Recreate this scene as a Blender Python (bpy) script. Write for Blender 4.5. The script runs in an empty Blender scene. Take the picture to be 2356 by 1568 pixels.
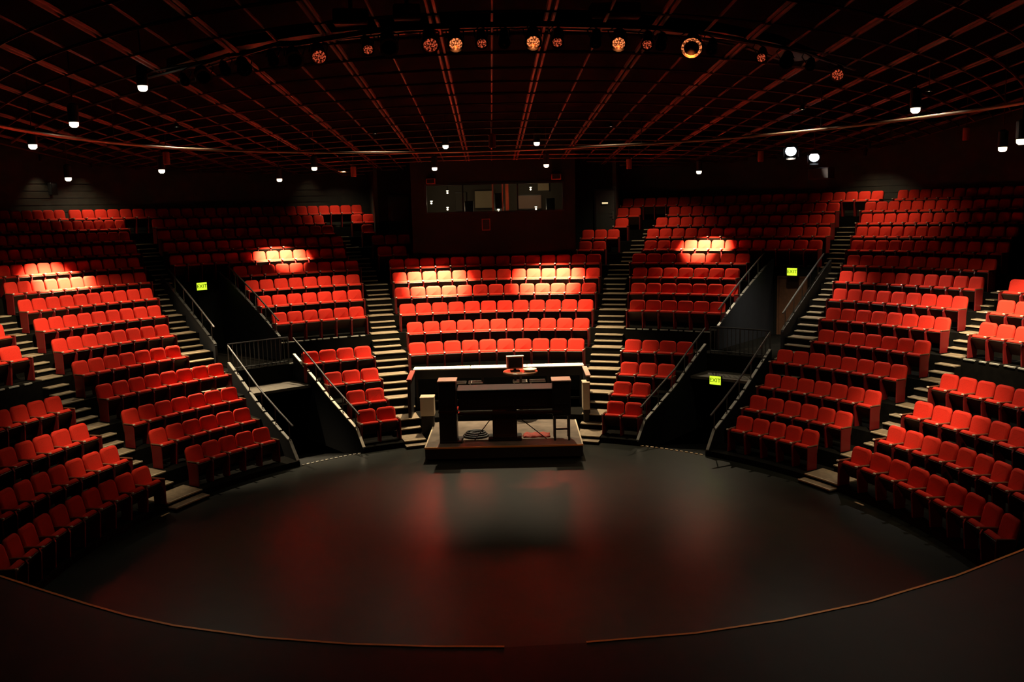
import bpy, bmesh, math, random
from math import sin, cos, radians, pi, hypot, atan2
from mathutils import Vector, Matrix
random.seed(7)
SC = bpy.context.scene
COL = SC.collection

# ------------------------------------------------------------------ camera, world, exposure
cam_d = bpy.data.cameras.new('camera'); cam_d.sensor_fit = 'HORIZONTAL'; cam_d.sensor_width = 36.0
cam_d.lens = 32.117; cam_d.clip_end = 200
cam = bpy.data.objects.new('camera', cam_d); COL.objects.link(cam)
RGT = Vector((0.99662, -0.07862, -0.02383)); FWD = Vector((0.07453, 0.98732, -0.14019)); UP = Vector((0.03455, 0.13794, 0.98984))
mw = Matrix((RGT, UP, -FWD)).transposed().to_4x4(); mw.translation = Vector((-1.053, -15.843, 6.485))
cam.matrix_world = mw
SC.camera = cam
w = bpy.data.worlds.new('world'); SC.world = w; w.use_nodes = True
w.node_tree.nodes['Background'].inputs[0].default_value = (0.002, 0.001, 0.001, 1)
w.node_tree.nodes['Background'].inputs[1].default_value = 0.0
SC.view_settings.view_transform = 'Standard'; SC.view_settings.look = 'None'
SC.view_settings.exposure = 0.0; SC.view_settings.gamma = 1.0; SC.view_settings.use_curve_mapping = False
HOUSE = 1.0            # overall level of the house lights
WARM = (1.0, 0.80, 0.52)

# ------------------------------------------------------------------ the bowl
EX = 0.863066
R = [10.248, 11.317, 12.397, 13.491, 14.588, 15.681, 16.765, 17.838, 18.899, 19.951, 20.995, 22.032, 23.065, 24.096]
ZF = [0.145, 0.527, 0.957, 1.489, 2.021, 2.534, 3.017, 3.48, 3.927, 4.368, 4.785, 5.203, 5.613, 6.005]
NOSE = [r - 0.55 for r in R]
BACKR = 25.2

def P(th, r, z=0.0):
    a = radians(th); return Vector((EX * r * sin(a), r * cos(a), z))
def tang(th, r):
    return (P(th + .05, r) - P(th - .05, r)).normalized()
def facing(th, r):
    """z rotation that lays local +x along the row (to the right seen from the stage) and local -y to the stage"""
    t = tang(th, r); return atan2(t.y, t.x)
def polar(x, y):
    return math.degrees(atan2(x / EX, y)), hypot(x / EX, y)
def lerp_t(tab, r):
    if r <= tab[0][0]: return tab[0][1]
    for (a, ta), (b, tb) in zip(tab, tab[1:]):
        if r <= b: return ta + (tb - ta) * (r - a) / (b - a)
    return tab[-1][1]
PASS = {'left': (((9.7, -36.2), (12, -37.0), (14.2, -37.4), (19.4, -38.0)), ((9.7, -23.4), (12, -25.9), (14.3, -28.2), (19.4, -31.4))),
        'right': (((9.7, 29.9), (12, 33.2), (14.3, 35.5), (19.4, 38.6)), ((9.7, 43.2), (12, 44.0), (14.3, 44.6), (19.4, 45.1)))}
V1L, V1R = PASS['left']; V2L, V2R = PASS['right']

# ------------------------------------------------------------------ materials
MATS = {}
def mat(name, col, rough=.6, metal=0., spec=.5, noise=0., scale=20., bump=0., emit=None, es=0., coat=0., sheen=0.):
    m = bpy.data.materials.new(name); m.use_nodes = True; nt = m.node_tree; b = nt.nodes['Principled BSDF']
    b.inputs['Base Color'].default_value = (*col, 1); b.inputs['Roughness'].default_value = rough
    b.inputs['Metallic'].default_value = metal; b.inputs['Specular IOR Level'].default_value = spec
    if coat: b.inputs['Coat Weight'].default_value = coat; b.inputs['Coat Roughness'].default_value = .1
    if sheen: b.inputs['Sheen Weight'].default_value = sheen
    if noise or bump:
        tc = nt.nodes.new('ShaderNodeTexCoord'); n = nt.nodes.new('ShaderNodeTexNoise')
        n.inputs['Scale'].default_value = scale; n.inputs['Detail'].default_value = 4
        nt.links.new(tc.outputs['Object'], n.inputs['Vector'])
        if noise:
            r = nt.nodes.new('ShaderNodeValToRGB')
            r.color_ramp.elements[0].position = .3; r.color_ramp.elements[1].position = .7
            r.color_ramp.elements[0].color = (*[c * (1 - noise) for c in col], 1)
            r.color_ramp.elements[1].color = (*[min(1, c * (1 + noise)) for c in col], 1)
            nt.links.new(n.outputs['Fac'], r.inputs['Fac']); nt.links.new(r.outputs['Color'], b.inputs['Base Color'])
        if bump:
            bp = nt.nodes.new('ShaderNodeBump'); bp.inputs['Strength'].default_value = bump
            nt.links.new(n.outputs['Fac'], bp.inputs['Height']); nt.links.new(bp.outputs['Normal'], b.inputs['Normal'])
    if emit:
        b.inputs['Emission Color'].default_value = (*emit, 1); b.inputs['Emission Strength'].default_value = es
    MATS[name] = m; return m
mat('red_fabric', (0.66, 0.031, 0.015), .85, noise=.10, scale=60, spec=.15)
mat('red_paint', (0.20, 0.008, 0.007), .45)
mat('end_paint', (0.15, 0.006, 0.005), .5)
mat('seat_shell', (0.050, 0.021, 0.010), .5)
mat('arm_wood', (0.16, 0.075, 0.04), .22, coat=.6)
mat('arm_tip_glint', (0.62, 0.46, 0.34), .3)  # pale colour paints the downlight glint on the armrest end
mat('terrace', (0.0055, 0.0048, 0.0035), .95, spec=.05, noise=.3, scale=6)
mat('tread', (0.20, 0.145, 0.085), .7, noise=.22, scale=9)
mat('nosing', (0.42, 0.34, 0.22), .5)
mat('stage_floor', (0.0085, 0.0098, 0.0062), .36, spec=.42, noise=.35, scale=2.2)
mat('upstage_floor', (0.008, 0.006, 0.005), .55, spec=.3, noise=.4, scale=1.5)
mat('edge_trim', (0.90, 0.40, 0.11), .4, metal=.3)
mat('black_wall', (0.0065, 0.007, 0.005), .75, spec=.25, noise=.25, scale=3)
mat('siding', (0.035, 0.031, 0.022), .55, noise=.2, scale=4)
mat('passage_dark', (0.004, 0.004, 0.0045), .8, spec=.2)
mat('passage_wall', (0.016, 0.017, 0.020), .7, noise=.15, scale=5)
mat('tunnel', (0.006, 0.006, 0.005), .8, spec=.2)
mat('ceiling_black', (0.0016, 0.0011, 0.0010), .9, spec=.03)
mat('cross_bounce', (0.13, 0.040, 0.019), .5, spec=.3)  # cross pipes: the same red bounce light in a lighter tone
mat('pipe_bounce', (0.085, 0.027, 0.013), .5, spec=.3)  # red bounce light off the seats is put into the pipe colour
mat('hoop_paint', (0.45, 0.28, 0.18), .35, metal=.2)
mat('cap_paint', (0.42, 0.40, 0.33), .5, noise=.2, scale=7)
mat('rail_shaded', (0.022, 0.02, 0.016), .6)  # shaded copy of the rail steel, for the dim left handrail
mat('cap_lit', (0.70, 0.62, 0.46), .45)  # lit copy of the cap colour, for the wall top that catches light
mat('cap_shaded', (0.17, 0.16, 0.13), .5, noise=.3, scale=6)  # shaded copy of the cap colour, for the dim wall tops
mat('rail_steel', (0.075, 0.073, 0.066), .45, metal=.3)
mat('cream', (0.62, 0.50, 0.34), .5)
mat('console_wood', (0.030, 0.010, 0.006), .18, coat=.5)
mat('console_black', (0.012, 0.010, 0.009), .4)
mat('lacquer', (0.020, 0.012, 0.010), .16, coat=.8)
mat('lid_black', (0.0035, 0.0028, 0.0022), .6, spec=.2)
mat('platform_top', (0.15, 0.115, 0.085), .4, noise=.3, scale=4)
mat('platform_side', (0.010, 0.009, 0.008), .6)
mat('counter_top', (0.62, 0.58, 0.50), .35)
mat('door_wood', (0.14, 0.06, 0.025), .5, noise=.2, scale=8)
mat('door_dark', (0.022, 0.022, 0.018), .6)
mat('fixture_black', (0.014, 0.011, 0.010), .5)
mat('fixture_box', (0.018, 0.008, 0.006), .7)
mat('fixture_red', (0.40, 0.07, 0.035), .6)
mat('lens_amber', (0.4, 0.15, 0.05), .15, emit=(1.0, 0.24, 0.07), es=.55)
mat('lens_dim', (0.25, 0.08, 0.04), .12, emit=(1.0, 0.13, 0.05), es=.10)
for nm_, lo_, hi_ in (('lens_amber', .10, 1.9), ('lens_dim', .01, .75)):      # sparkle reflected in the faceted lens glass, painted as broken glow
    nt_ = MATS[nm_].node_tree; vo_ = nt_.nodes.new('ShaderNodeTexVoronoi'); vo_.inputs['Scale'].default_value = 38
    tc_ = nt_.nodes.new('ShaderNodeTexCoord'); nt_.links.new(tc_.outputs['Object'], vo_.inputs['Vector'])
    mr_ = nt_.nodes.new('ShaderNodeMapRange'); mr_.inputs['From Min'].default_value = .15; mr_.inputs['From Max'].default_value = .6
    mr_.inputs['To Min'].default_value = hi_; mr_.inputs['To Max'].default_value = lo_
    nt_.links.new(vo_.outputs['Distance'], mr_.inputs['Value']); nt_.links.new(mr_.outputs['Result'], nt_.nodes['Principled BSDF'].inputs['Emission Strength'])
mat('lens_dark', (0.02, 0.012, 0.01), .08)
mat('lens_ring', (0.80, 0.38, 0.24), .4)  # reddish tone stands in for the seats reflected in the rims
mat('lamp_glow', (1, 1, 1), .4, emit=(1.0, 0.86, 0.62), es=2.6)
mat('lamp_cool', (1, 1, 1), .4, emit=(0.80, 0.92, 1.0), es=3.0)
mat('exit_green', (0.5, 0.8, 0.05), .5, emit=(0.72, 1.0, 0.035), es=1.1)
mat('exit_letter', (0.03, 0.06, 0.01), .6)
mat('glass', (0.9, 0.95, 0.95), .02)
g_ = MATS['glass'].node_tree.nodes['Principled BSDF']; g_.inputs['Transmission Weight'].default_value = 1.0; g_.inputs['IOR'].default_value = 1.05
mat('booth_inner', (0.07, 0.052, 0.035), .7)
mat('landing', (0.085, 0.07, 0.05), .7, noise=.3, scale=6)
mat('tan_panel', (0.48, 0.36, 0.22), .6)
mat('pink_panel', (0.42, 0.24, 0.18), .6)
mat('black_plastic', (0.012, 0.012, 0.013), .35)
mat('tower_top', (0.62, 0.36, 0.26), .5)
mat('red_cloth', (0.30, 0.03, 0.015), .8)
mat('rubber', (0.004, 0.0035, 0.0035), .5)
mat('paper', (0.75, 0.68, 0.56), .6)
mat('tape', (0.55, 0.40, 0.22), .6)

# ------------------------------------------------------------------ helpers
def link(o, parent=None):
    COL.objects.link(o)
    if parent is not None: o.parent = parent
    return o
def mesh_obj(name, verts, faces, m, parent=None, smooth=False):
    me = bpy.data.meshes.new(name); me.from_pydata([tuple(v) for v in verts], [], faces); me.materials.append(MATS[m])
    if smooth:
        for p in me.polygons: p.use_smooth = True
    me.update(); return link(bpy.data.objects.new(name, me), parent)
def empty(name, loc=(0, 0, 0), rz=0., parent=None):
    o = bpy.data.objects.new(name, None); o.empty_display_size = .2; link(o, parent); o.location = loc; o.rotation_euler = (0, 0, rz); return o
def tag(o, label=None, cat=None, group=None, kind=None):
    if label: o['label'] = label
    if cat: o['category'] = cat
    if group: o['group'] = group
    if kind: o['kind'] = kind
    return o
class MB:
    """collects simple solids into one mesh"""
    def __init__(s): s.v = []; s.f = []
    def add(s, vs, fs):
        o = len(s.v); s.v += [Vector(v) for v in vs]; s.f += [tuple(i + o for i in f) for f in fs]; return s
    def box(s, x0, x1, y0, y1, z0, z1, M=None):
        vs = [Vector(q) for q in ((x0,y0,z0),(x1,y0,z0),(x1,y1,z0),(x0,y1,z0),(x0,y0,z1),(x1,y0,z1),(x1,y1,z1),(x0,y1,z1))]
        if M is not None: vs = [M @ v for v in vs]
        return s.add(vs, [(0,3,2,1),(4,5,6,7),(0,1,5,4),(1,2,6,5),(2,3,7,6),(3,0,4,7)])
    def bevbox(s, x0, x1, y0, y1, z0, z1, b=.02, M=None):
        """box with chamfered edges"""
        vs = []; 
        for X, sx in ((x0, 1), (x1, -1)):
            for Y, sy in ((y0, 1), (y1, -1)):
                for Z, sz in ((z0, 1), (z1, -1)):
                    vs += [Vector((X, Y + sy*b, Z + sz*b)), Vector((X + sx*b, Y, Z + sz*b)), Vector((X + sx*b, Y + sy*b, Z))]
        bm = bmesh.new()
        for v in vs: bm.verts.new(M @ v if M is not None else v)
        bmesh.ops.convex_hull(bm, input=bm.verts)
        bmesh.ops.dissolve_limit(bm, angle_limit=.02, verts=bm.verts, edges=bm.edges)
        bm.verts.index_update()
        s.add([v.co.copy() for v in bm.verts], [tuple(v.index for v in f.verts) for f in bm.faces]); bm.free(); return s
    def tube(s, pts, r, n=8, cap=True):
        pts = [Vector(p) for p in pts]; rings = []
        rr = r if isinstance(r, (list, tuple)) else [r] * len(pts)
        for i, p in enumerate(pts):
            d = (pts[min(i+1, len(pts)-1)] - pts[max(i-1, 0)]).normalized()
            a = Vector((0, 0, 1)) if abs(d.z) < .9 else Vector((1, 0, 0))
            u = d.cross(a).normalized(); v = u.cross(d)
            rings.append([p + (u * cos(2*pi*k/n) + v * sin(2*pi*k/n)) * rr[i] for k in range(n)])
        vs = [q for ring in rings for q in ring]; fs = []
        for i in range(len(pts) - 1):
            for k in range(n):
                a, b = i*n + k, i*n + (k+1) % n; fs.append((a, b, b + n, a + n))
        if cap: fs += [tuple(range(n-1, -1, -1)), tuple(range((len(pts)-1)*n, len(pts)*n))]
        return s.add(vs, fs)
    def lathe(s, prof, n=16, M=None):
        vs = []; fs = []
        for r, z in prof:
            for k in range(n):
                v = Vector((r*cos(2*pi*k/n), r*sin(2*pi*k/n), z)); vs.append(M @ v if M is not None else v)
        for i in range(len(prof)-1):
            for k in range(n):
                a, b = i*n+k, i*n+(k+1) % n; fs.append((a, b, b+n, a+n))
        fs += [tuple(range(n-1, -1, -1)), tuple(range((len(prof)-1)*n, len(prof)*n))]
        return s.add(vs, fs)
    def prism(s, poly, z0, z1, M=None):
        n = len(poly); vs = [Vector((x, y, z0)) for x, y in poly] + [Vector((x, y, z1)) for x, y in poly]
        if M is not None: vs = [M @ v for v in vs]
        return s.add(vs, [tuple(range(n-1, -1, -1)), tuple(range(n, 2*n))] + [(i, (i+1) % n, (i+1) % n + n, i + n) for i in range(n)])
    def hull(s, pts):
        bm = bmesh.new()
        for p in pts: bm.verts.new(p)
        bmesh.ops.convex_hull(bm, input=bm.verts); bm.verts.index_update()
        s.add([v.co.copy() for v in bm.verts], [tuple(v.index for v in f.verts) for f in bm.faces]); bm.free(); return s
    def sector(s, ti0, ti1, to0, to1, r0, r1, z0, z1, step=1.6):
        """annular slab; angular bounds may differ at the inner and the outer radius"""
        n = max(1, int(math.ceil(max(abs(ti1-ti0), abs(to1-to0)) / step)))
        vs = []; fs = []
        for i in range(n+1):
            a = ti0 + (ti1-ti0)*i/n; b = to0 + (to1-to0)*i/n
            vs += [P(a, r0, z0), P(a, r0, z1), P(b, r1, z0), P(b, r1, z1)]
        for i in range(n):
            o = 4*i; q = o+4
            fs += [(o+1, o+3, q+3, q+1), (o, q, q+2, o+2), (o, o+1, q+1, q), (o+2, q+2, q+3, o+3)]
        fs += [(0, 2, 3, 1), (4*n, 4*n+1, 4*n+3, 4*n+2)]
        return s.add(vs, fs)
    def build(s, name, m, parent=None, smooth=False):
        return mesh_obj(name, s.v, s.f, m, parent, smooth)
def frame_between(a, b):
    """matrix: local x from a to b (horizontal), local y horizontal away to the left of it, origin a"""
    d = (b - a); L = d.length; d.normalize(); y = Vector((-d.y, d.x, 0)); 
    M = Matrix((d, y, Vector((0, 0, 1)))).transposed().to_4x4(); M.translation = a; return M, L

# ------------------------------------------------------------------ setting: floors
fl = []
ORANGE = [(-9.9,.25),(-9.0,-.62),(-8.27,-1.27),(-7.3,-1.97),(-6.43,-2.58),(-5.7,-3.06),(-4.92,-3.49),(-3.64,-4.01),(-2.45,-4.35),(-1.31,-4.57),(-.41,-4.69),(.67,-4.70),(2.13,-4.63),(3.4,-4.4),(4.81,-4.0),(6.51,-3.29),(8.13,-2.44),(9.0,-1.9),(9.9,-1.3)]
LIP = .90
NF = 64
ring = [P(-100 + i*(207/NF), 9.74) for i in range(NF+1)]; cen = Vector((0, 1.5, 0))
mb = MB(); vs = [cen] + ring + [Vector((9.3, -5.5, 0)), Vector((-9.3, -5.5, 0))]; nv = len(vs)
vs = vs + [v - Vector((0, 0, .3)) for v in vs]
loop = list(range(1, nv)); fs = []
for a, b in zip(loop, loop[1:]+loop[:1]): fs += [(0, b, a), (nv, nv+a, nv+b), (a, b, b+nv, a+nv)]
mb.add(vs, fs); floor = mb.build('floor', 'stage_floor'); tag(floor, 'dark glossy thrust stage floor', kind='structure')
mb = MB(); outer = [(-23, -.2)] + [(-23+46*i/(len(ORANGE)-1), -21.9) for i in range(len(ORANGE))] + [(23, -.2)]
vs = []; fs = []
for (x, y), (u, v) in zip(ORANGE, [(-22.9+45.8*i/(len(ORANGE)-1), -21.9) for i in range(len(ORANGE))]): vs += [Vector((x, y, 0.01)), Vector((x, y, LIP)), Vector((u, v, LIP)), Vector((u, v, 0.01))]
for i in range(len(ORANGE)-1):
    o = 4*i; q = o+4; fs += [(o, o+1, q+1, q), (o+1, o+2, q+2, q+1), (o+2, o+3, q+3, q+2), (o+3, o, q, q+3)]
fs += [(0, 3, 2, 1), (len(vs)-4, len(vs)-3, len(vs)-2, len(vs)-1)]
mb.add(vs, fs); tag(mb.build('floor', 'upstage_floor'), 'near black main stage floor behind the curved edge line', kind='structure')
def orange_strip(x0, x1, label):
    fine = []
    for (a, b) in zip(ORANGE, ORANGE[1:]):
        for k in range(6): fine.append((a[0]+(b[0]-a[0])*k/6, a[1]+(b[1]-a[1])*k/6))
    fine.append(ORANGE[-1]); fine = [p for p in fine if x0 <= p[0] <= x1]; m = MB()
    for (a, b) in zip(fine, fine[1:]):
        A = Vector((*a, LIP)); B = Vector((*b, LIP)); M, L = frame_between(A, B)
        m.box(-.004, L + .004, -.022, .022, -.03, .012, M)
    o = m.build('trim_1', 'edge_trim'); tag(o, label, kind='structure'); return o
orange_strip(-10, -.35, 'thin orange brown edge strip curving along the left part of the stage front')
orange_strip(.66, 10, 'thin orange brown edge strip curving along the right part of the stage front').name = 'trim_2'

terr = empty('floor_terraces'); tag(terr, 'black carpeted seating terraces rising in curved steps', kind='structure')
for k in range(14):
    r0 = NOSE[k]; r1 = NOSE[k+1] if k < 13 else BACKR
    segs = []
    if k in (0, 2):
        segs = [(-96, -99, V1L, None), (V1R, None, -11.1, -11.1), (17.95, 17.95, V2L, None), (V2R, None, 103, 105)]
    elif k in (1, 3, 5, 6, 7, 8):
        segs = [(-96, -99, V1L, None), (V1R, None, V2L, None), (V2R, None, 103, 105)]
    elif k == 4:
        segs = [(-97, -98, 104, 105)]
    elif k in (9, 10):
        segs = [(-104, -104, -7.2, -7.0), (14.1, 13.9, 108, 108)]
    else:
        segs = [(-104, -104, -10.55, -10.55), (18.1, 18.1, 108, 108)]
    mb = MB()
    for a, a2, b, b2 in segs:
        ai = lerp_t(a, r0) if isinstance(a, tuple) else a; ao = lerp_t(a, r1) if isinstance(a, tuple) else a2
        bi = lerp_t(b, r0) if isinstance(b, tuple) else b; bo = lerp_t(b, r1) if isinstance(b, tuple) else b2
        zb = -.02 if k == 0 else ZF[k-1] - .12
        mb.sector(ai, bi, ao, bo, r0, r1, zb, ZF[k])
    mb.build('terrace', 'terrace', terr)

# room shell
def curved_wall(name, r, t0, t1, z0, z1, m, thick=.25, lap=0.):
    mb = MB(); n = int((t1-t0)/2)
    if not lap:
        mb.sector(t0, t1, t0, t1, r, r+thick, z0, z1, 2.0)
    else:
        z = z0
        while z < z1 - .01:
            h = min(lap, z1-z); vs = []; fs = []
            for i in range(n+1):
                a = t0 + (t1-t0)*i/n; vs += [P(a, r-.012, z), P(a, r-.012, z+h-.03), P(a, r+.01, z+h-.03), P(a, r+.01, z+h), P(a, r+thick, z), P(a, r+thick, z+h)]
            for i in range(n):
                o = 6*i; q = o+6; fs += [(o, o+1, q+1, q), (o+1, o+2, q+2, q+1), (o+2, o+3, q+3, q+2), (o+4, q+4, q+5, o+5)]
            mb.add(vs, fs); z += h
    o = mb.build(name, m); return tag(o, kind='structure')
tag(curved_wall('wall_back', 24.95, -104, -10.5, 5.6, 10.4, 'siding', lap=.25), 'dark lap sided wall behind the left rows')
tag(curved_wall('wall_back', 24.95, 18.05, 108, 5.6, 10.4, 'siding', lap=.25), 'dark lap sided wall behind the right rows')
mb = MB(); mb.box(-23.2, -23.0, -22, 3, -.3, 10.4); tag(mb.build('wall_left', 'black_wall'), kind='structure')
mb = MB(); mb.box(23.0, 23.2, -22, 3, -.3, 10.4); tag(mb.build('wall_right', 'black_wall'), kind='structure')
mb = MB(); mb.box(-23.2, 23.2, -22.2, -22, -.3, 11.4); tag(mb.build('wall_front', 'black_wall'), kind='structure')

# pipe plane frame (the grid slopes down a little to the back of the house)
GP = Vector((1.19, 19.351, 8.40)); GD = Vector((0.0548, 0.9972, -0.0505)).normalized(); GH = Vector((0.9985, -0.0549, 0.0)).normalized(); GN = GH.cross(GD)
def G(t, e, up=0.): return GP + GD*t + GH*e + Vector((0, 0, up))
def gz(x, y): return GP.z - ((x-GP.x)*GN.x + (y-GP.y)*GN.y)/GN.z
mb = MB(); mb.hull([G(-42, -27, .75), G(-42, 27, .75), G(8, 27, .75), G(8, -27, .75), G(-42, -27, .95), G(-42, 27, .95), G(8, 27, .95), G(8, -27, .95)])
tag(mb.build('ceiling', 'ceiling_black'), 'black ceiling above the pipe grid', kind='structure')

# booth block at the back and the two alcoves
BA = Vector((-2.09, 19.25, 0)); BB = Vector((4.09, 18.81, 0)); BM, BL = frame_between(BA, BB)
W0, W1, Z0, Z1 = .58, 5.72, 6.52, 7.52
mb = MB()
mb.box(0, BL, 0, .2, 3.3, Z0, BM); mb.box(0, BL, 0, .2, Z1, 9.2, BM); mb.box(0, W0, 0, .2, Z0, Z1, BM); mb.box(W1, BL, 0, .2, Z0, Z1, BM)
mb.box(0, .2, .2, 3.3, 3.3, 9.2, BM); mb.box(BL-.2, BL, .2, 3.3, 3.3, 9.2, BM)
booth = mb.build('wall_booth', 'black_wall'); tag(booth, 'black control booth wall projecting above the centre seats', kind='structure')
mb = MB(); mb.box(.2, BL-.2, 2.7, 2.9, 5.4, 9.1, BM); mb.box(.2, BL-.2, .2, 2.7, 8.6, 8.7, BM); mb.box(.2, BL-.2, .2, 2.7, 5.3, 5.4, BM)
mb.build('interior', 'booth_inner', booth)
win = MB()
for a, b in ((W0-.06, W0), (W1, W1+.06)): win.box(a, b, -.03, .12, Z0-.05, Z1+.05, BM)
win.box(W0, W1, -.03, .12, Z0-.06, Z0, BM); win.box(W0, W1, -.03, .12, Z1, Z1+.06, BM)
window = win.build('window_1', 'console_black'); tag(window, 'long control booth window with dim lit room behind', kind='structure')
XS = [W0, 1.95, 3.08, 3.45, 3.62, 4.02, W1]
for x in XS[1:-1]:
    hw = .06 if abs(x-3.62) < .01 else .025; m = MB(); m.box(x-hw, x+hw, -.01, .09, Z0, Z1, BM); m.build('mullion', 'console_black' if x < 3 or x > 4 else ('tan_panel' if hw > .05 else 'pink_panel'), window)
for a, b in zip(XS, XS[1:]):
    m = MB(); m.box(a+.025, b-.025, .035, .045, Z0, Z1, BM); m.build('pane', 'glass', window)
def flat_wall(name, a, b, z0, z1, m, th=.15, label=None):
    M, L = frame_between(a, b); mb = MB(); mb.box(0, L, 0, th, z0, z1, M); o = mb.build(name, m); tag(o, label, kind='structure'); return o, M, L
aw1, AM1, AL1 = flat_wall('wall_alcove', P(-10.55, 22.2), P(-6.4, 22.2), 4.6, 10.3, 'black_wall', label='black alcove wall left of the booth')
aw2, AM2, AL2 = flat_wall('wall_alcove', P(13.6, 22.2), P(18.1, 22.2), 4.6, 10.3, 'black_wall', label='black alcove wall right of the booth')
flat_wall('wall_return', P(-10.55, 22.15), P(-10.45, 25.1), 4.6, 10.3, 'siding', label='wall corner at the left of the alcove')
flat_wall('wall_return', P(18.05, 25.1), P(18.1, 22.15), 4.6, 10.3, 'siding', label='wall corner at the right of the alcove')
def door(name, M, x0, x1, z0, z1, m, label, handle_left=True, fm='console_black', wd=.06):
    d = MB(); d.bevbox(x0, x1, -.05, -.004, z0, z1, .008, M)
    for zz in ((z0+.12, z0+.95), (z0+1.1, z1-.12)): d.box(x0+.12, x1-.12, -.058, -.05, zz[0], zz[1], M)
    o = d.build(name, m); tag(o, label, kind='structure')
    f = MB(); f.box(x0-wd, x0, -.08, -.002, z0, z1+wd, M); f.box(x1, x1+wd, -.08, -.002, z0, z1+wd, M); f.box(x0, x1, -.08, -.002, z1, z1+wd, M)
    f.build('door_frame', fm, o)
    h = MB(); hx = x0+.08 if handle_left else x1-.08
    h.box(hx-.02, hx+.02, -.09, -.05, z0+.9, z0+1.2, M); h.tube([M @ Vector((hx, -.12, z0+1.02)), M @ Vector((hx+(.12 if handle_left else -.12), -.12, z0+1.02))], .012, 6); h.build('door_handle', 'rail_steel', o)
    return o
door('door_1', AM1, .45, 1.25, 5.2, 7.2, 'door_dark', 'dark door in the alcove left of the booth')
door('door_2', AM2, .85, 1.62, 5.2, 7.25, 'door_dark', 'dark door with small light above in right alcove', False)

# passages through the seating (vomitories)
def poly_between(tab, r0, r1, n=8): return [P(lerp_t(tab, r0+(r1-r0)*i/n), r0+(r1-r0)*i/n) for i in range(n+1)]
def nose_z(r):
    """height of the line over the step noses at radius r"""
    xs = NOSE; 
    if r <= xs[0]: return ZF[0]
    for i in range(13):
        if r <= xs[i+1]: return ZF[i] + (ZF[i+1]-ZF[i])*(r-xs[i])/(xs[i+1]-xs[i])
    return ZF[-1]
def slope_wall(tab, r0, r1, zb, side, m, hgt=.28, label=None):
    """wall along the passage, its top following the seating slope; side=+1 when the seats lie to the right of the line"""
    pts = poly_between(tab, r0, r1, 10); mb = MB(); vs = []; fs = []
    for i, p in enumerate(pts):
        r = r0+(r1-r0)*i/10; d = (pts[min(i+1, 10)]-pts[max(i-1, 0)]).normalized(); nrm = Vector((d.y, -d.x, 0))*side
        zt = max(nose_z(r)+hgt, zb+.1)
        if r < 10.0: zt = max(.12, zt - (10.0-r)*1.2)
        for q, z in ((p - nrm*.03, zb), (p - nrm*.03, zt), (p + nrm*.04, zt), (p + nrm*.04, zb)): vs.append(Vector((q.x, q.y, z)))
    for i in range(10):
        o = 4*i; q = o+4
        fs += [(o, o+1, q+1, q), (o+1, o+2, q+2, q+1), (o+2, o+3, q+3, q+2), (o+3, o, q, q+3)]
    fs += [(0, 3, 2, 1), (40, 41, 42, 43)]
    mb.add(vs, fs); o = mb.build('wall_passage', m); tag(o, label, kind='structure'); return o
def cap_dashes(parent, tab, r0, r1, n, side, hgt, m='cap_paint', gap=.09):  # gaps stand in for the shadows that break the lit cap into dashes
    for i in range(n):
        a = r0+(r1-r0)*(i+gap/2)/n; b = r0+(r1-r0)*(i+1-gap/2)/n
        p = P(lerp_t(tab, a), a); q = P(lerp_t(tab, b), b)
        za = nose_z(a)+hgt; zb = nose_z(b)+hgt
        if a < 10.0: za = max(.12, za-(10.0-a)*1.2)
        d = (q-p).normalized(); nrm = Vector((d.y, -d.x, 0))*side
        mb = MB(); pts = []
        for (c, z) in ((p, za), (q, zb)):
            for off in (-.035, .045):
                for dz in (.0, .035): pts.append(Vector((c.x, c.y, z+dz)) + nrm*off)
        mb.hull(pts); mb.build('cap_dash', m, parent)
def passage_rail(tab, r0, r1, side, label, hgt=.80, n=5, m_='rail_steel'):
    p0 = P(lerp_t(tab, r0), r0, 0); rt = empty('passage_handrail', p0)
    tag(rt, label, 'handrail', 'steel handrails along the exit passages')
    pts = []
    for i in range(11):
        r = r0+(r1-r0)*i/10; p = P(lerp_t(tab, r), r); pts.append(Vector((p.x, p.y, max(nose_z(r), .2)+hgt))-p0)
    mb = MB(); mb.tube(pts, .026, 8); mb.build('rail', m_, rt)
    for i in range(n):
        r = r0+(r1-r0)*(i+.3)/n; p = P(lerp_t(tab, r), r); zt = max(nose_z(r), .2)
        mb = MB(); mb.tube([Vector((p.x, p.y, zt+.28))-p0, Vector((p.x, p.y, zt+hgt-.01))-p0], .014, 6)
        mb.box(p.x-p0.x-.04, p.x-p0.x+.04, p.y-p0.y-.04, p.y-p0.y+.04, zt+.28, zt+.31); mb.build('post', 'rail_steel', rt)
    return rt
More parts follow.
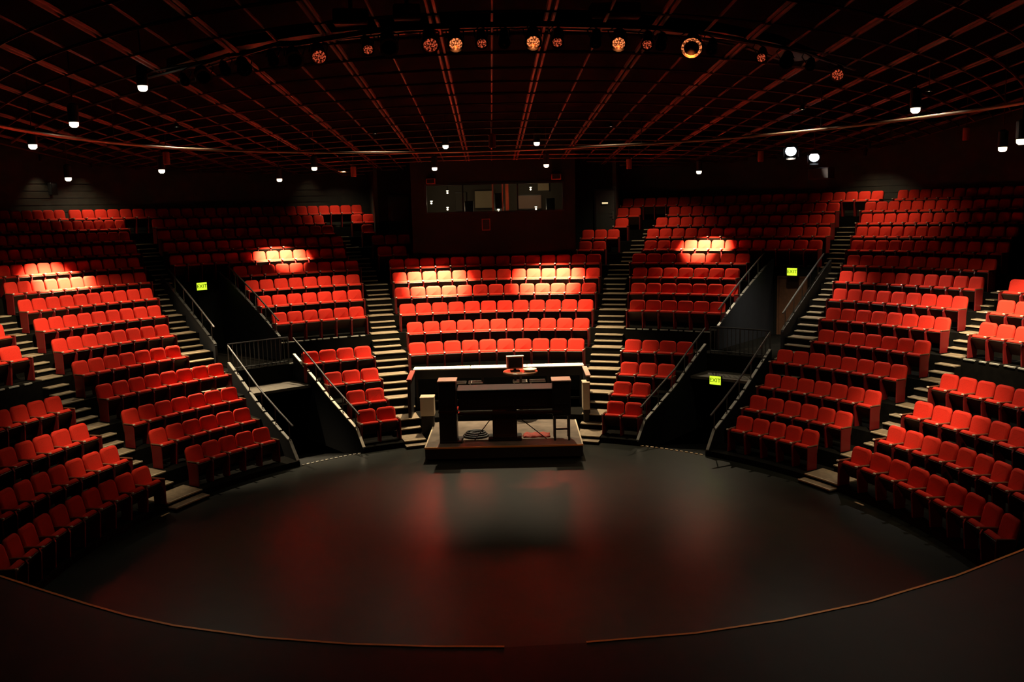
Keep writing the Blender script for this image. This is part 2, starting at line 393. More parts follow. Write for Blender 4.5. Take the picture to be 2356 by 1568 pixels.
for side, (Lt, Rt) in PASS.items():
    wl = slope_wall(Lt, 9.70, 14.05, -.25, -1, 'passage_dark', label='low sloped wall on the left of the %s exit passage' % side)
    wr = slope_wall(Rt, 9.70, 14.05, -.25, 1, 'passage_dark', label='low sloped wall on the right of the %s exit passage' % side)
    cap_dashes(wl, Lt, 9.70, 14.05, 9, -1, .28, 'cap_shaded', .16); cap_dashes(wr, Rt, 9.70, 14.05, 9, 1, .28, 'cap_lit' if side == 'left' else 'cap_shaded', .16)
    ul = slope_wall(Lt, 14.95, 19.40, 1.9, -1, 'passage_wall', label='upper wall on the left of the %s exit recess' % side)
    ur = slope_wall(Rt, 14.95, 19.40, 1.9, 1, 'passage_wall', label='upper wall on the right of the %s exit recess' % side)
    cap_dashes(ul, Lt, 14.95, 18.9, 8, -1, .28, 'rail_steel' , .12); cap_dashes(ur, Rt, 14.95, 18.9, 8, 1, .28, 'rail_steel', .12)
    tl, tr = lerp_t(Lt, 13.5), lerp_t(Rt, 13.5)
    passage_rail(Lt, 9.95, 14.0, -1, 'thin steel handrail on the left wall of the lower %s exit passage' % side, m_='rail_shaded' if side == 'left' else 'rail_steel')
    passage_rail(Rt, 9.95, 14.0, 1, 'thin steel handrail on the right wall of the lower %s exit passage' % side)
    passage_rail(Lt, 15.0, 18.7, -1, 'steel handrail on the left of the upper %s exit recess' % side)
    passage_rail(Rt, 15.0, 18.7, 1, 'steel handrail on the right of the upper %s exit recess' % side)
    # tunnel below
    mb = MB()
    a0, b0 = lerp_t(Lt, 9.72), lerp_t(Rt, 9.72); a1, b1 = lerp_t(Lt, 18), lerp_t(Rt, 18)
    vs = [P(a0, 9.72, -.01), P(b0, 9.72, -.01), P(b1, 18, -1.6), P(a1, 18, -1.6), P(a0, 9.72, -.2), P(b0, 9.72, -.2), P(b1, 18, -1.8), P(a1, 18, -1.8)]
    mb.add(vs, [(0, 1, 2, 3), (7, 6, 5, 4), (0, 4, 5, 1), (1, 5, 6, 2), (2, 6, 7, 3), (3, 7, 4, 0)])
    tag(mb.build('floor_tunnel', 'tunnel'), 'black ramp going down into the %s exit tunnel' % side, kind='structure')
    mb = MB(); mb.sector(a1, b1, a1, b1, 17.9, 18.0, -1.8, 1.95)
    for tab, s_ in ((Lt, -1), (Rt, 1)):
        pp = poly_between(tab, 14.0, 18, 4)
        for c, d in zip(pp, pp[1:]):
            M, L = frame_between(c, d); mb.box(0, L, -.05, .05, -1.8, 1.9, M)
    tag(mb.build('wall_tunnel', 'tunnel'), 'black end of the %s exit tunnel' % side, kind='structure')
    # landing slab, and the recess floor with its door
    mb = MB(); mb.sector(lerp_t(Lt, 12.9)+.3, lerp_t(Rt, 12.9)-.3, lerp_t(Lt, 14.2)+.3, lerp_t(Rt, 14.2)-.3, 12.9, 14.1, 1.41, 1.49)
    tag(mb.build('floor_landing', 'landing'), 'worn landing slab over the mouth of the %s exit tunnel' % side, kind='structure')
    mb = MB(); mb.sector(lerp_t(Lt, 15.1)+.2, lerp_t(Rt, 15.1)-.2, lerp_t(Lt, 19.5)+.2, lerp_t(Rt, 19.5)-.2, 15.1, 19.5, 1.9, 2.018)
    tag(mb.build('floor_recess', 'terrace'), 'dark floor of the %s exit recess' % side, kind='structure')
    A = P(lerp_t(Lt, 19.42)-.3, 19.42); B = P(lerp_t(Rt, 19.42)+.3, 19.42)
    o, M, L = flat_wall('wall_recess', A, B, 1.95, 4.30, 'black_wall', label='dark end wall of the %s exit recess' % side)
    mid = L*.5
    if side == 'left': door('door_3', M, L*.60, L*.60+.95, 2.02, 4.0, 'door_dark', 'dark exit door under the seating in the left recess')
    else: door('door_4', M, L*.16, L*.16+.95, 2.02, 4.0, 'door_wood', 'brown wooden exit door under the seating in the right recess', False, 'door_wood')
    # baluster fence over the tunnel
    fa = lerp_t(Lt, 14.2)+.35; fb = lerp_t(Rt, 14.2)-.35; r = 14.2; c0 = P((fa+fb)/2, r, 2.021); fe = empty('baluster_fence', c0)
    tag(fe, 'dark steel baluster fence above the %s exit tunnel' % side, 'fence', 'baluster fences on the cross aisle')
    for z in (.06, .80):
        mb = MB(); mb.tube([P(fa+(fb-fa)*i/5, r, 2.021+z)-c0 for i in range(6)], .022, 6); mb.build('rail', 'rail_steel' if z < .5 else 'fixture_black', fe)
    for i in range(15):
        a = fa+(fb-fa)*i/14; mb = MB(); p = P(a, r, 2.021)-c0; mb.tube([p, p+Vector((0, 0, .80))], .012 if i % 7 else .022, 6); mb.build('baluster', 'rail_steel', fe)
# dotted light threshold at the mouth of each passage
for side, (Lt, Rt) in PASS.items():
    a, b = lerp_t(Lt, 9.72)+.5, lerp_t(Rt, 9.72)-.5
    t = empty('threshold_strip', P((a+b)/2, 9.72, 0.0)); o0 = t.location.copy()
    tag(t, 'row of pale dashes marking the stage edge at the %s exit passage' % side, 'floor marking', 'dashed threshold strips')
    for i in range(13):
        u = a+(b-a)*(i+.15)/13; v = a+(b-a)*(i+.72)/13
        mb = MB(); mb.sector(u, v, u, v, 9.69, 9.75, 0.0, .018); ob = mb.build('dash', 'cap_paint' if side == 'left' else 'tape', t)
        for q in ob.data.vertices: q.co -= o0

# ------------------------------------------------------------------ aisle stairs
ROWS=[('C2',9,2,-11.62,-7.82,0.00),('C2',10,3,-11.90,-7.04,0.00),('C2',11,1,-12.74,-11.16,0.00),('C2',12,2,-13.58,-10.82,0.00),('C4',9,2,14.28,17.90,0.00),('C4',10,3,14.54,19.28,0.00),('C4',11,1,18.38,20.08,0.00),('C4',12,2,18.36,21.22,0.00),('S0',0,10,-93.46,-62.38,-0.16),('S0',1,8,-84.76,-62.51,-0.16),('S0',2,6,-77.74,-62.37,-0.14),('S0',3,5,-72.42,-61.58,-0.06),('S0',5,2,-64.36,-59.69,0.03),('S0',6,1,-60.9,-58.93,0.01),('S1',0,5,-54.56,-39.32,0.12),('S1',1,6,-56.28,-39.69,0.12),('S1',2,7,-56.87,-39.35,0.01),('S1',3,8,-56.67,-38.91,0.06),('S1',4,7,-56.62,-42.75,0.03),('S1',5,8,-56.24,-42.21,0.03),('S1',6,9,-55.82,-41.45,0.01),('S1',7,10,-55.31,-40.83,0.02),('S1',8,11,-54.81,-40.20,-0.00),('S1',9,12,-55.08,-39.65,-0.00),('S1',10,13,-53.54,-38.82,0.00),('S1',11,13,-52.18,-38.55,-0.00),('S1',12,13,-50.96,-38.07,0.00),('S1',13,7,-49.52,-42.82,0.00),('S2',0,2,-23.35,-16.07,0.12),('S2',1,2,-23.49,-16.85,0.04),('S2',2,3,-25.57,-16.56,0.02),('S2',3,4,-27.38,-16.59,0.02),('S2',5,6,-28.78,-15.80,-0.01),('S2',6,7,-29.49,-15.33,-0.01),('S2',7,8,-29.86,-14.90,-0.01),('S2',8,9,-30.18,-14.49,0.00),('S2',9,13,-36.44,-15.58,0.01),('S2',10,14,-36.13,-15.36,0.01),('S2',11,14,-35.72,-16.02,0.00),('S2',12,15,-35.42,-16.72,-0.00),('S2',13,25,-42.50,-11.92,0.00),('S3',3,10,-10.87,17.28,-0.04),('S3',4,11,-10.39,17.54,-0.05),('S3',5,12,-10.79,17.66,-0.04),('S3',6,13,-10.84,17.69,-0.03),('S3',7,14,-10.63,17.81,-0.01),('S3',8,14,-10.56,17.59,-0.02),('S4',0,2,23.22,29.86,0.10),('S4',1,2,23.37,29.88,0.05),('S4',2,3,23.68,32.71,-0.03),('S4',3,4,23.43,34.00,0.03),('S4',5,6,22.77,36.14,-0.03),('S4',6,7,22.37,36.76,-0.03),('S4',7,7,22.07,35.96,-0.04),('S4',8,8,21.53,36.32,-0.01),('S4',9,13,22.66,43.63,0.01),('S4',10,14,22.58,43.59,0.01),('S4',11,14,23.28,43.22,0.00),('S4',12,14,24.40,42.91,-0.00),('S4',13,22,18.77,46.43,0.00),('S5',0,5,46.82,61.33,0.11),('S5',1,6,46.62,63.21,0.02),('S5',2,7,46.62,63.96,0.00),('S5',3,8,46.22,63.97,0.07),('S5',4,7,49.99,64.04,0.04),('S5',5,8,49.08,63.74,0.07),('S5',6,9,48.39,63.38,0.06),('S5',7,10,47.71,63.06,0.06),('S5',8,11,47.36,62.57,0.03),('S5',9,12,46.70,62.20,-0.00),('S5',10,13,46.24,61.60,-0.01),('S5',11,14,45.80,61.92,-0.00),('S5',12,14,45.36,60.74,0.00),('S5',13,12,47.70,59.68,0.00),('S6',0,9,68.50,99.23,-0.19),('S6',1,9,69.41,93.82,-0.14),('S6',2,7,68.84,87.06,-0.08),('S6',3,6,68.52,81.92,-0.02),('S6',5,4,67.03,74.56,-0.00),('S6',6,3,66.45,71.84,0.01),('S6',7,2,65.52,69.52,0.00)]
RD = {(s, k): (a, b) for s, k, n, a, b, o in ROWS}
AISLES = {
 'far left': [(k, RD[('S0', k)][1]+.5 if ('S0', k) in RD else (-61.3 if k == 4 else -58.9), RD[('S1', k)][0]-.5) for k in range(0, 9)],
 'left': [(k, (RD[('S1', k)][1] if ('S1', k) in RD else -40)+.5, (lerp_t(V1L, R[k])-.5) if k < 9 else RD[('S2', k)][0]-.4) for k in range(4, 13)],
 'centre left': [(k, (RD[('S2', k)][1] if ('S2', k) in RD else -16.2)+.5, (RD[('S3', k)][0]-.5 if ('S3', k) in RD else (RD[('C2', k)][0]-.5 if ('C2', k) in RD else -11.4))) for k in range(0, 13)],
 'centre right': [(k, (RD[('S3', k)][1]+.5 if ('S3', k) in RD else (RD[('C4', k)][1]+.5 if ('C4', k) in RD else 18.3)), (RD[('S4', k)][0] if ('S4', k) in RD else 23.0)-.5) for k in range(0, 13)],
 'right': [(k, (lerp_t(V2R, R[k])+.5) if k < 9 else RD[('S4', k)][1]+.4, (RD[('S5', k)][0])-.5) for k in range(4, 13)],
 'far right': [(k, RD[('S5', k)][1]+.5, (RD[('S6', k)][0] if ('S6', k) in RD else (67.8 if k == 4 else 64.4))-.5) for k in range(0, 9)]}
AL = {'far left': 'worn stairs at the far left edge beside the left seating block', 'left': 'worn stairs running down to the left exit passage wall',
      'centre left': 'worn stairs climbing left of the centre seats and console', 'centre right': 'worn stairs climbing right of the centre seats and console',
      'right': 'worn stairs running down to the right exit passage wall', 'far right': 'worn stairs at the far right beside the right seating block'}
for nm, lst in AISLES.items():
    k0, a0, b0 = lst[0]; base = P((a0+b0)/2, NOSE[k0], ZF[k0]); st = empty('aisle_stairs', base); tag(st, AL[nm], 'stairs', 'aisle stairs')
    for k, a, b in lst:
        zprev = ZF[k-1] if k else 0.0; n_ = 1 if k == 0 else (2 if k < 3 else 3); dep = .36
        r1 = NOSE[k]; lo = .80*dep*(n_-1) if k else .0
        rn = NOSE[k+1] - (dep*.8*(2 if k >= 2 else 1)) if k < 13 else R[k]
        steps = []
        for q_ in range(1, n_):
            ra = r1 - .80*dep*(n_-q_); steps.append((ra, ra + .80*dep, zprev, zprev + (ZF[k]-zprev)*q_/n_))
        steps.append((r1, rn, ZF[k]-.05, ZF[k]+.028))
        if k == 0: steps = [(r1-.28, r1, .0, .085)] + steps
        for (ra, rb, za, zb) in steps:
            m = MB(); m.sector(a, b, a, b, ra, rb-.002, zb-.03, zb, 2.0)
            o = m.build('tread', 'tread', st)
            for q in o.data.vertices: q.co -= base
            m = MB(); m.sector(a, b, a, b, ra-.018, ra+.03, zb-.022, zb+.005, 2.0)
            o2 = m.build('nosing', 'nosing', o)
            for q in o2.data.vertices: q.co -= base
            if zb-.03 > za+.01:
                m = MB(); m.sector(a, b, a, b, ra+.012, rb-.002, za+.001, zb-.031, 2.0)
                o3 = m.build('riser', 'terrace', st)  # dark material puts the shade of the top-lit steps into the risers
                for q in o3.data.vertices: q.co -= base

# pale nosing along the front of the fifth row where the cross aisle runs
for i, (a, b, lab) in enumerate(((-28.6, -16.2, 'pale broken edge strip along the left cross aisle'), (22.6, 34.8, 'pale broken edge strip along the right cross aisle'), (66.8, 78, 'pale edge strips along the far right cross aisle'), (-72, -60.3, 'pale edge strips along the far left cross aisle'))):
    mb = MB(); u = a
    while u < b:
        v = min(b, u+random.uniform(.5, 1.5)); mb.sector(u, v, u, v, NOSE[5]-.015, NOSE[5]+.05, ZF[5]-.02, ZF[5]+.012); 
        mb.sector(u, v, u, v, NOSE[4]-.015, NOSE[4]+.05, ZF[4]-.02, ZF[4]+.012); u = v+random.uniform(.15, .6)
    tag(mb.build('trim_%d' % (i+3), 'cap_paint'), lab, kind='structure')

# ------------------------------------------------------------------ theatre seats
W = .55
def rounded(w, z0, z1, rt, rb, n=4):
    pts = []
    for cx, cz, r, a0 in ((w/2-rb, z0+rb, rb, -90), (w/2-rt, z1-rt, rt, 0), (-w/2+rt, z1-rt, rt, 90), (-w/2+rb, z0+rb, rb, 180)):
        for i in range(n+1):
            a = radians(a0+90*i/n); pts.append((cx+r*cos(a), cz+r*sin(a)))
    return pts
def pad(out, y0, y1, shear, inset, M=None):
    """upholstered pad: outline in xz, front at y0, back at y1, soft edge, leaning by shear*(z-z0)"""
    zc = min(p[1] for p in out); n = len(out); cx = sum(p[0] for p in out)/n; cz = sum(p[1] for p in out)/n
    def lay(f, y): return [Vector((cx+(x-cx)*(1-f/ (abs(x-cx)+1e-6) if abs(x-cx) > f*1.5 else .6), y+shear*(z-zc), cz+(z-cz)*(1-f/(abs(z-cz)+1e-6) if abs(z-cz) > f*1.5 else .6))) for x, z in out]
    rings = [lay(inset*1.6, y0-.004), lay(inset*.45, y0+.012), lay(0, y0+.035), lay(0, y1)]
    vs = [v for r in rings for v in r]; fs = [tuple(range(n))]
    for i in range(3):
        for k in range(n):
            a, b = i*n+k, i*n+(k+1) % n; fs.append((a, a+n, b+n, b))
    fs.append(tuple(range(4*n-1, 3*n-1, -1)))
    return vs, fs
SEATV = {}
def proto(name, mb, m, smooth=False):
    me = bpy.data.meshes.new(name); me.from_pydata([tuple(v) for v in mb.v], [], mb.f); me.materials.append(MATS[m])
    if smooth:
        for p in me.polygons: p.use_smooth = len(p.vertices) == 4
    me.update(); SEATV[name] = (me, m); return me
mb = MB(); v, f = pad(rounded(.515, .45, .91, .105, .03), -.075, .0, .20, .03); mb.add(v, f); proto('backrest', mb, 'red_fabric', True)
FOLD = Matrix.Translation((0, -.10, .27)) @ Matrix.Rotation(radians(36), 4, 'X')     # tipped-up seat: hinge low at the back, front edge up and forward
mb = MB(); v, f = pad(rounded(.485, .0, .36, .05, .03), -.0, .105, 0., .016); mb.add([FOLD @ Vector((q.x, .105-q.y, q.z)) for q in v], [tuple(reversed(g)) for g in f]); proto('seat_cushion', mb, 'red_fabric', True)
mb = MB(); o_ = rounded(.50, .36, .86, .08, .03, 2); v, f = pad(o_, .0, .022, .20, .0); mb.add([q+Vector((0, -.018, 0)) for q in v], f)
mb.bevbox(-.235, .235, -.022, .0, -.05, .345, .006, FOLD); proto('seat_shell', mb, 'seat_shell')
mb = MB(); mb.bevbox(-W/2-.028, -W/2+.028, -.36, -.02, .585, .615, .011); proto('armrest', mb, 'arm_wood')
mb = MB(); mb.bevbox(-W/2-.031, -W/2+.031, -.40, -.345, .580, .620, .012); proto('arm_tip_glint', mb, 'arm_tip_glint')
def std(x): return [Vector(q) for q in ((x-.017, -.30, .585), (x+.017, -.30, .585), (x-.017, -.05, .585), (x+.017, -.05, .585), (x-.021, -.30, .0), (x+.021, -.30, .0), (x-.017, -.06, .0), (x+.017, -.06, .0), (x-.021, -.345, .50), (x+.021, -.345, .50))]
mb = MB(); mb.hull(std(-W/2)); proto('standard', mb, 'red_paint')
mb = MB(); mb.bevbox(-W/2-.02, -W/2+.02, -.36, -.03, .005, .585, .012); proto('end_panel', mb, 'end_paint')
mb = MB(); mb.bevbox(W/2-.028, W/2+.028, -.36, -.02, .585, .615, .011); proto('armrest_right', mb, 'arm_wood')
mb = MB(); mb.bevbox(W/2-.02, W/2+.02, -.36, -.03, .005, .585, .012); proto('end_panel_right', mb, 'end_paint')
def arc_split(th0, th1, r, n):
    """n equal chords along the row; returns centre angles and the pitch"""
    M_ = 240; ts = [th0+(th1-th0)*i/M_ for i in range(M_+1)]; ps = [P(t, r) for t in ts]; s = [0.]
    for a, b in zip(ps, ps[1:]): s.append(s[-1]+(b-a).length)
    L = s[-1]; out = []; j = 0
    for i in range(n):
        q = L*(i+.5)/n
        while s[j+1] < q: j += 1
        out.append(ts[j]+(ts[j+1]-ts[j])*(q-s[j])/(s[j+1]-s[j]))
    return out, L/n
BLOCK = {'S0': 'far left block', 'S1': 'left block beside the passage', 'S2': 'block left of centre', 'S3': 'centre block under the booth',
         'S4': 'block right of centre', 'S5': 'right block beside the passage', 'S6': 'far right block', 'C2': 'little block left of the booth', 'C4': 'little block right of the booth'}
def ordn(n):
    return ['first', 'second', 'third', 'fourth', 'fifth', 'sixth', 'seventh', 'eighth', 'ninth', 'tenth', 'eleventh', 'twelfth', 'thirteenth', 'fourteenth', 'fifteenth',
            'sixteenth', 'seventeenth', 'eighteenth', 'nineteenth', 'twentieth', '21st', '22nd', '23rd', '24th', '25th'][n-1]
CP = Vector((-1.053, -15.843, 6.485))
def project(p):
    d = p-CP; q = d.dot(FWD); return 1178+2101.9*d.dot(RGT)/q, 784-2101.9*d.dot(UP)/q, q
seats = []
rows_of = {}
for s, k, n, a, b, off in ROWS: rows_of.setdefault(s, []).append(k)
for s, k, n, a, b, off in ROWS:
    cs, pitch = arc_split(a, b, R[k]+off, n); ri = sorted(rows_of[s]).index(k)+1
    for i, t in enumerate(cs):
        p = P(t, R[k]+off, ZF[k]); px, py, dist = project(p+Vector((0, 0, .7)))
        if not (-45 < px < 2400 and py < 1430): continue
        seats.append((dist, s, k, ri, i, n, p, facing(t, R[k]), pitch))
seats.sort(key=lambda q: q[0])
near, far = seats[:300], seats[300:]
def ends(s, i, n):
    return i == 0, i == n-1
for dist, s, k, ri, i, n, p, rz, pitch in near:
    r_ = bpy.data.objects.new('theatre_seat', None); r_.empty_display_size = .2; COL.objects.link(r_)
    r_.location = p; r_.rotation_euler = (0, 0, rz); r_.scale = (pitch/W, 1, 1)
    l_, rr_ = ends(s, i, n)
    look = 'red fabric theatre seat'
    tag(r_, '%s, %s from left, %s row up in %s' % (look, ordn(i+1), ordn(ri), BLOCK[s]), 'seat', 'red seats in the ' + BLOCK[s])
    parts = ['backrest', 'seat_cushion', 'seat_shell', 'armrest', 'arm_tip_glint', 'end_panel' if l_ else 'standard'] + (['armrest_right', 'end_panel_right'] if rr_ else [])
    for nm in parts:
        o = bpy.data.objects.new(nm.replace('_right', ''), SEATV[nm][0]); COL.objects.link(o); o.parent = r_
# the smallest seats, far up at the back: one object
fv, ff, fm = [], [], []
mlist = ['red_fabric', 'seat_shell', 'arm_wood', 'red_paint', 'arm_tip_glint', 'end_paint']
for dist, s, k, ri, i, n, p, rz, pitch in far:
    M = Matrix.Translation(p) @ Matrix.Rotation(rz, 4, 'Z') @ Matrix.Diagonal((pitch/W, 1, 1, 1))
    l_, rr_ = ends(s, i, n)
    for nm in ['backrest', 'seat_cushion', 'seat_shell', 'armrest', 'arm_tip_glint', 'end_panel' if l_ else 'standard'] + (['armrest_right', 'end_panel_right'] if rr_ else []):
        me, m = SEATV[nm]; o0 = len(fv); fv += [tuple(M @ v.co) for v in me.vertices]
        for pl in me.polygons: ff.append(tuple(x+o0 for x in pl.vertices)); fm.append(mlist.index(m))
me = bpy.data.meshes.new('theatre_seats_far'); me.from_pydata(fv, [], ff)
for m in mlist: me.materials.append(MATS[m])
me.polygons.foreach_set('material_index', fm); me.polygons.foreach_set('use_smooth', [i_ == 0 for i_ in fm]); me.update()
o = link(bpy.data.objects.new('theatre_seats', me)); tag(o, 'rows of small red seats far up at the back of the house', 'seats', kind='stuff')

# ------------------------------------------------------------------ platform and console
PM = Matrix.Translation(Vector((.43, 7.52, 0))) @ Matrix.Rotation(radians(-4.6), 4, 'Z')   # local x right, y away from camera, origin at front middle
def local(root): root.location = PM.translation; root.rotation_euler = (0, 0, radians(-4.6)); return root
plat = local(empty('platform')); tag(plat, 'low black wheeled platform with pale edges under the console', 'platform')
m = MB(); m.bevbox(-2.08, 2.08, 0, 3.05, .06, .36, .015); m.build('base', 'platform_side', plat)
m = MB(); m.box(-2.06, 2.06, .02, 3.03, .358, .38); m.build('deck', 'platform_top', plat)
for x0, x1, y0, y1 in ((-2.09, 2.09, -.012, .02), (-2.09, -2.055, 0, 3.05), (2.055, 2.09, 0, 3.05)):
    m = MB(); m.box(x0, x1, y0, y1, .35, .39); m.build('edge_strip', 'cream' if y1 > 1 else 'edge_trim', plat)
for x in (-1.7, 1.7):
    for y in (.4, 2.6):
        m = MB(); m.tube([Vector((x-.03, y, .06)), Vector((x+.03, y, .06))], .058, 12); m.build('wheel', 'rubber', plat)
con = local(empty('console')); tag(con, 'long dark polished console desk standing on the platform on a pedestal', 'console')
Zd = .38
m = MB(); m.bevbox(-1.20, 1.56, .55, 1.25, 1.24, 1.76, .03); m.build('cabinet', 'lacquer', con)
m = MB(); m.bevbox(-1.24, 1.60, .50, 1.30, 1.76, 1.80, .012); m.build('lid', 'lid_black', con)
m = MB(); m.bevbox(-1.22, 1.58, .38, .62, 1.14, 1.21, .02); m.build('shelf', 'console_wood', con)
for z in (1.245, 1.33): 
    m = MB(); m.box(-1.18, 1.54, .535, .55, z, z+.022); m.build('molding', 'console_wood', con)
m = MB(); m.bevbox(-.30, .36, .62, 1.10, Zd, 1.20, .02); m.bevbox(-.22, .28, .60, .62, Zd+.08, 1.1, .006); m.build('pedestal', 'console_wood', con)
m = MB(); m.bevbox(-.42, .48, .55, 1.16, Zd, Zd+.07, .015); m.build('foot', 'console_black', con)
for x0, x1 in ((-.30, -.80), (.36, 1.15)):
    m = MB(); m.tube([Vector((x0, .75, 1.02)), Vector((x1, .62, Zd+.02))], .013, 6); m.build('brace', 'console_black', con)
def tower(x0, x1, z1, lab, legs):
    t = local(empty('speaker_cabinet')); tag(t, lab, 'cabinet', 'tall cabinets flanking the console')
    m = MB()
    if legs: m.bevbox(x0, x1, .45, .98, 1.05, z1, .015)
    else: m.bevbox(x0, x1, .45, .98, Zd+.02, z1, .015)
    m.box(x0+.05, x1-.05, .435, .45, z1-.62, z1-.12); m.build('body', 'console_black', t)
    m = MB(); m.bevbox(x0-.02, x1+.02, .43, 1.0, z1, z1+.035, .008); m.build('top_board', 'tower_top', t)
    if legs:
        for x in (x0+.05, x1-.05):
            for y in (.5, .93): m = MB(); m.tube([Vector((x, y, Zd)), Vector((x, y, 1.06))], .03, 8); m.build('leg', 'console_black', t)
        m = MB(); m.box(x0+.03, x1-.03, .7, .74, .62, .66); m.build('stretcher', 'console_black', t)
    else:
        m = MB(); m.bevbox(x0+.0, x1+.14, .42, 1.02, Zd, Zd+.05, .01); m.build('foot', 'console_black', t)
        m = MB(); m.bevbox(x0-.01, x1+.04, .43, .99, 1.20, 1.27, .01); m.build('band', 'console_wood', t)
tower(-1.72, -1.25, 2.04, 'tall dark cabinet with pale top at the left end of the console', False)
tower(1.32, 1.80, 1.99, 'tall dark cabinet on legs with pale top at the right end of the console', True)
t = local(empty('cable_coil')); tag(t, 'dark round coil of cable lying on the platform left of the pedestal', 'cable')
for i in range(5):
    m = MB(); m.tube([Vector((-.78+(.33-.045*i)*cos(a*pi/12), 1.15+(.30-.04*i)*sin(a*pi/12), Zd+.03+.035*(i % 3)+.01*i)) for a in range(25)], .030, 7); m.build('loop', 'rubber', t)
t = local(empty('red_cloth')); tag(t, 'crumpled dull red cloth lying on the platform right of the pedestal', 'cloth')
m = MB(); nx, ny = 12, 7; vs = []; fs = []
for lay_ in (0, 1):
    for i in range(nx+1):
        for j in range(ny+1):
            x = .52+.72*i/nx; y = .85+.42*j/ny; edge = min(i, nx-i, j, ny-j); z = Zd+.004 + (0 if not lay_ else .018+min(edge, 2)*.03+.02*sin(i*1.7+j*.9)+.012*sin(j*2.3)); vs.append(Vector((x+.02*sin(j*1.3), y+.02*sin(i*1.1), z)))
q = (nx+1)*(ny+1)
for i in range(nx):
    for j in range(ny):
        a = i*(ny+1)+j; fs += [(a, a+1, a+ny+2, a+ny+1), (a+q, a+q+ny+1, a+q+ny+2, a+q+1)]
for i in range(nx):
    a = i*(ny+1); b = a+ny; fs += [(a, a+ny+1, a+ny+1+q, a+q), (b, b+q, b+ny+1+q, b+ny+1)]
for j in range(ny):
    a = j; b = nx*(ny+1)+j; fs += [(a, a+q, a+1+q, a+1), (b, b+1, b+1+q, b+q)]
m.add(vs, fs); m.build('fold', 'red_cloth', t, True)

# counter behind the console, with its side returns
ca, cb = P(-10.9, 12.30), P(17.7, 12.30); CM, CLn = frame_between(ca, cb)
t = empty('counter', ca, atan2((cb-ca).y, (cb-ca).x)); tag(t, 'long black counter with white top edge behind the console', 'counter')
zc = 1.74
for i in range(3):
    m = MB(); m.bevbox(CLn*i/3+.006, CLn*(i+1)/3-.006, -.25, .22, zc, zc+.045, .01); m.build('top_board', 'counter_top', t)
m = MB(); m.box(.05, CLn-.05, -.20, -.17, zc-.27, zc-.01); m.build('front_panel', 'console_black', t)
for i in range(6):
    x = .1+(CLn-.2)*i/5; m = MB(); m.box(x-.035, x+.035, -.16, .12, .527, zc); m.build('leg', 'console_black', t)
m = MB(); m.box(.1, CLn-.1, -.03, .03, .70, .76); m.build('stretcher', 'console_black', t)
for x0, x1 in ((1.15, 1.62), (1.68, 2.12), (3.05, 3.50), (3.56, 4.05)):  # pale boards added for the lit strips showing below the counter
    m = MB(); m.bevbox(x0, x1, -.30, .05, 1.30, 1.34, .008); m.box(x0+.03, x0+.06, -.02, .02, .76, 1.30); m.build('shelf', 'counter_top', t)
for x, lab in ((.0, 'left'), (CLn, 'right')):
    s_ = empty('side_panel', t.location, t.rotation_euler.z); tag(s_, 'black side return with pale cap at the %s end of the counter' % lab, 'panel', 'side returns of the counter')
    m = MB(); m.bevbox(x-.05, x+.05, -1.5, -.26, .527, 1.70, .01); m.build('board', 'console_black', s_)
    m = MB(); m.hull([Vector((x+dx, y, z)) for dx in (-.07, .07) for y, z in ((-1.52, 1.66), (-.26, 1.72), (-1.52, 1.70), (-.26, 1.76))]); m.build('cap', 'pink_panel' if lab == 'right' else 'red_cloth', s_)
# round pedestal table with equipment
bp = Vector((1.20, 10.95, .527)); t = empty('pedestal_table', bp); tag(t, 'round dark pedestal table between console and counter', 'table')
m = MB(); m.lathe([(.50, 1.18), (.52, 1.20), (.52, 1.235), (.50, 1.25)], 24); m.build('table_top', 'arm_wood', t, False)
m = MB(); m.lathe([(.05, .05), (.04, .1), (.035, 1.18)], 10); m.build('stem', 'rail_steel', t)
m = MB(); m.lathe([(.30, 0), (.30, .02), (.06, .06)], 18); m.build('foot', 'cap_paint', t)
t = empty('monitor', bp+Vector((-.16, .05, 1.25)), radians(4)); tag(t, 'small boxy monitor with shiny top edge on the round table', 'monitor')
m = MB(); m.bevbox(-.24, .24, -.12, .14, .07, .44, .02); m.build('case', 'fixture_red', t)
m = MB(); m.box(-.20, .20, -.127, -.12, .11, .40); m.build('screen', 'lens_dark', t)
m = MB(); m.bevbox(-.26, .26, -.14, .02, .44, .46, .006); m.build('hood', 'counter_top', t)
m = MB(); m.bevbox(-.14, .14, -.10, .10, 0, .03, .01); m.tube([Vector((0, 0, .03)), Vector((0, 0, .08))], .04, 8); m.build('stand', 'black_plastic', t)
t = empty('bowl_tray', bp+Vector((.27, -.12, 1.25))); tag(t, 'shallow cream oval tray on the round table', 'tray')
m = MB(); m.lathe([(.10, 0), (.17, .02), (.21, .07), (.20, .075), (.15, .03), (.02, .022)], 18); o = m.build('dish', 'cream', t, True)
# blocks added for the pale aisle steps glimpsed on either side of the console
for (x, y, wx, wz, lab) in ((-1.58, 10.25, .40, .52, 'cream step block standing left of the console on the niche floor'), (3.05, 10.25, .20, .78, 'narrow cream step block standing right of the console on the niche floor')):
    zb = 0.002; t = empty('step_block', (x, y, zb), radians(-4)); tag(t, lab, 'box')
    m = MB(); m.bevbox(-wx/2, wx/2, -.2, .2, .70, .70+wz, .015); m.build('body', 'cream', t)
    m = MB(); m.bevbox(-wx/2-.01, wx/2+.01, -.21, .21, .70+wz, .74+wz, .01); m.build('lid', 'cream', t)
    m = MB(); m.bevbox(-wx/2+.02, wx/2-.02, -.18, .18, 0, .70, .01); m.build('plinth', 'console_black', t)

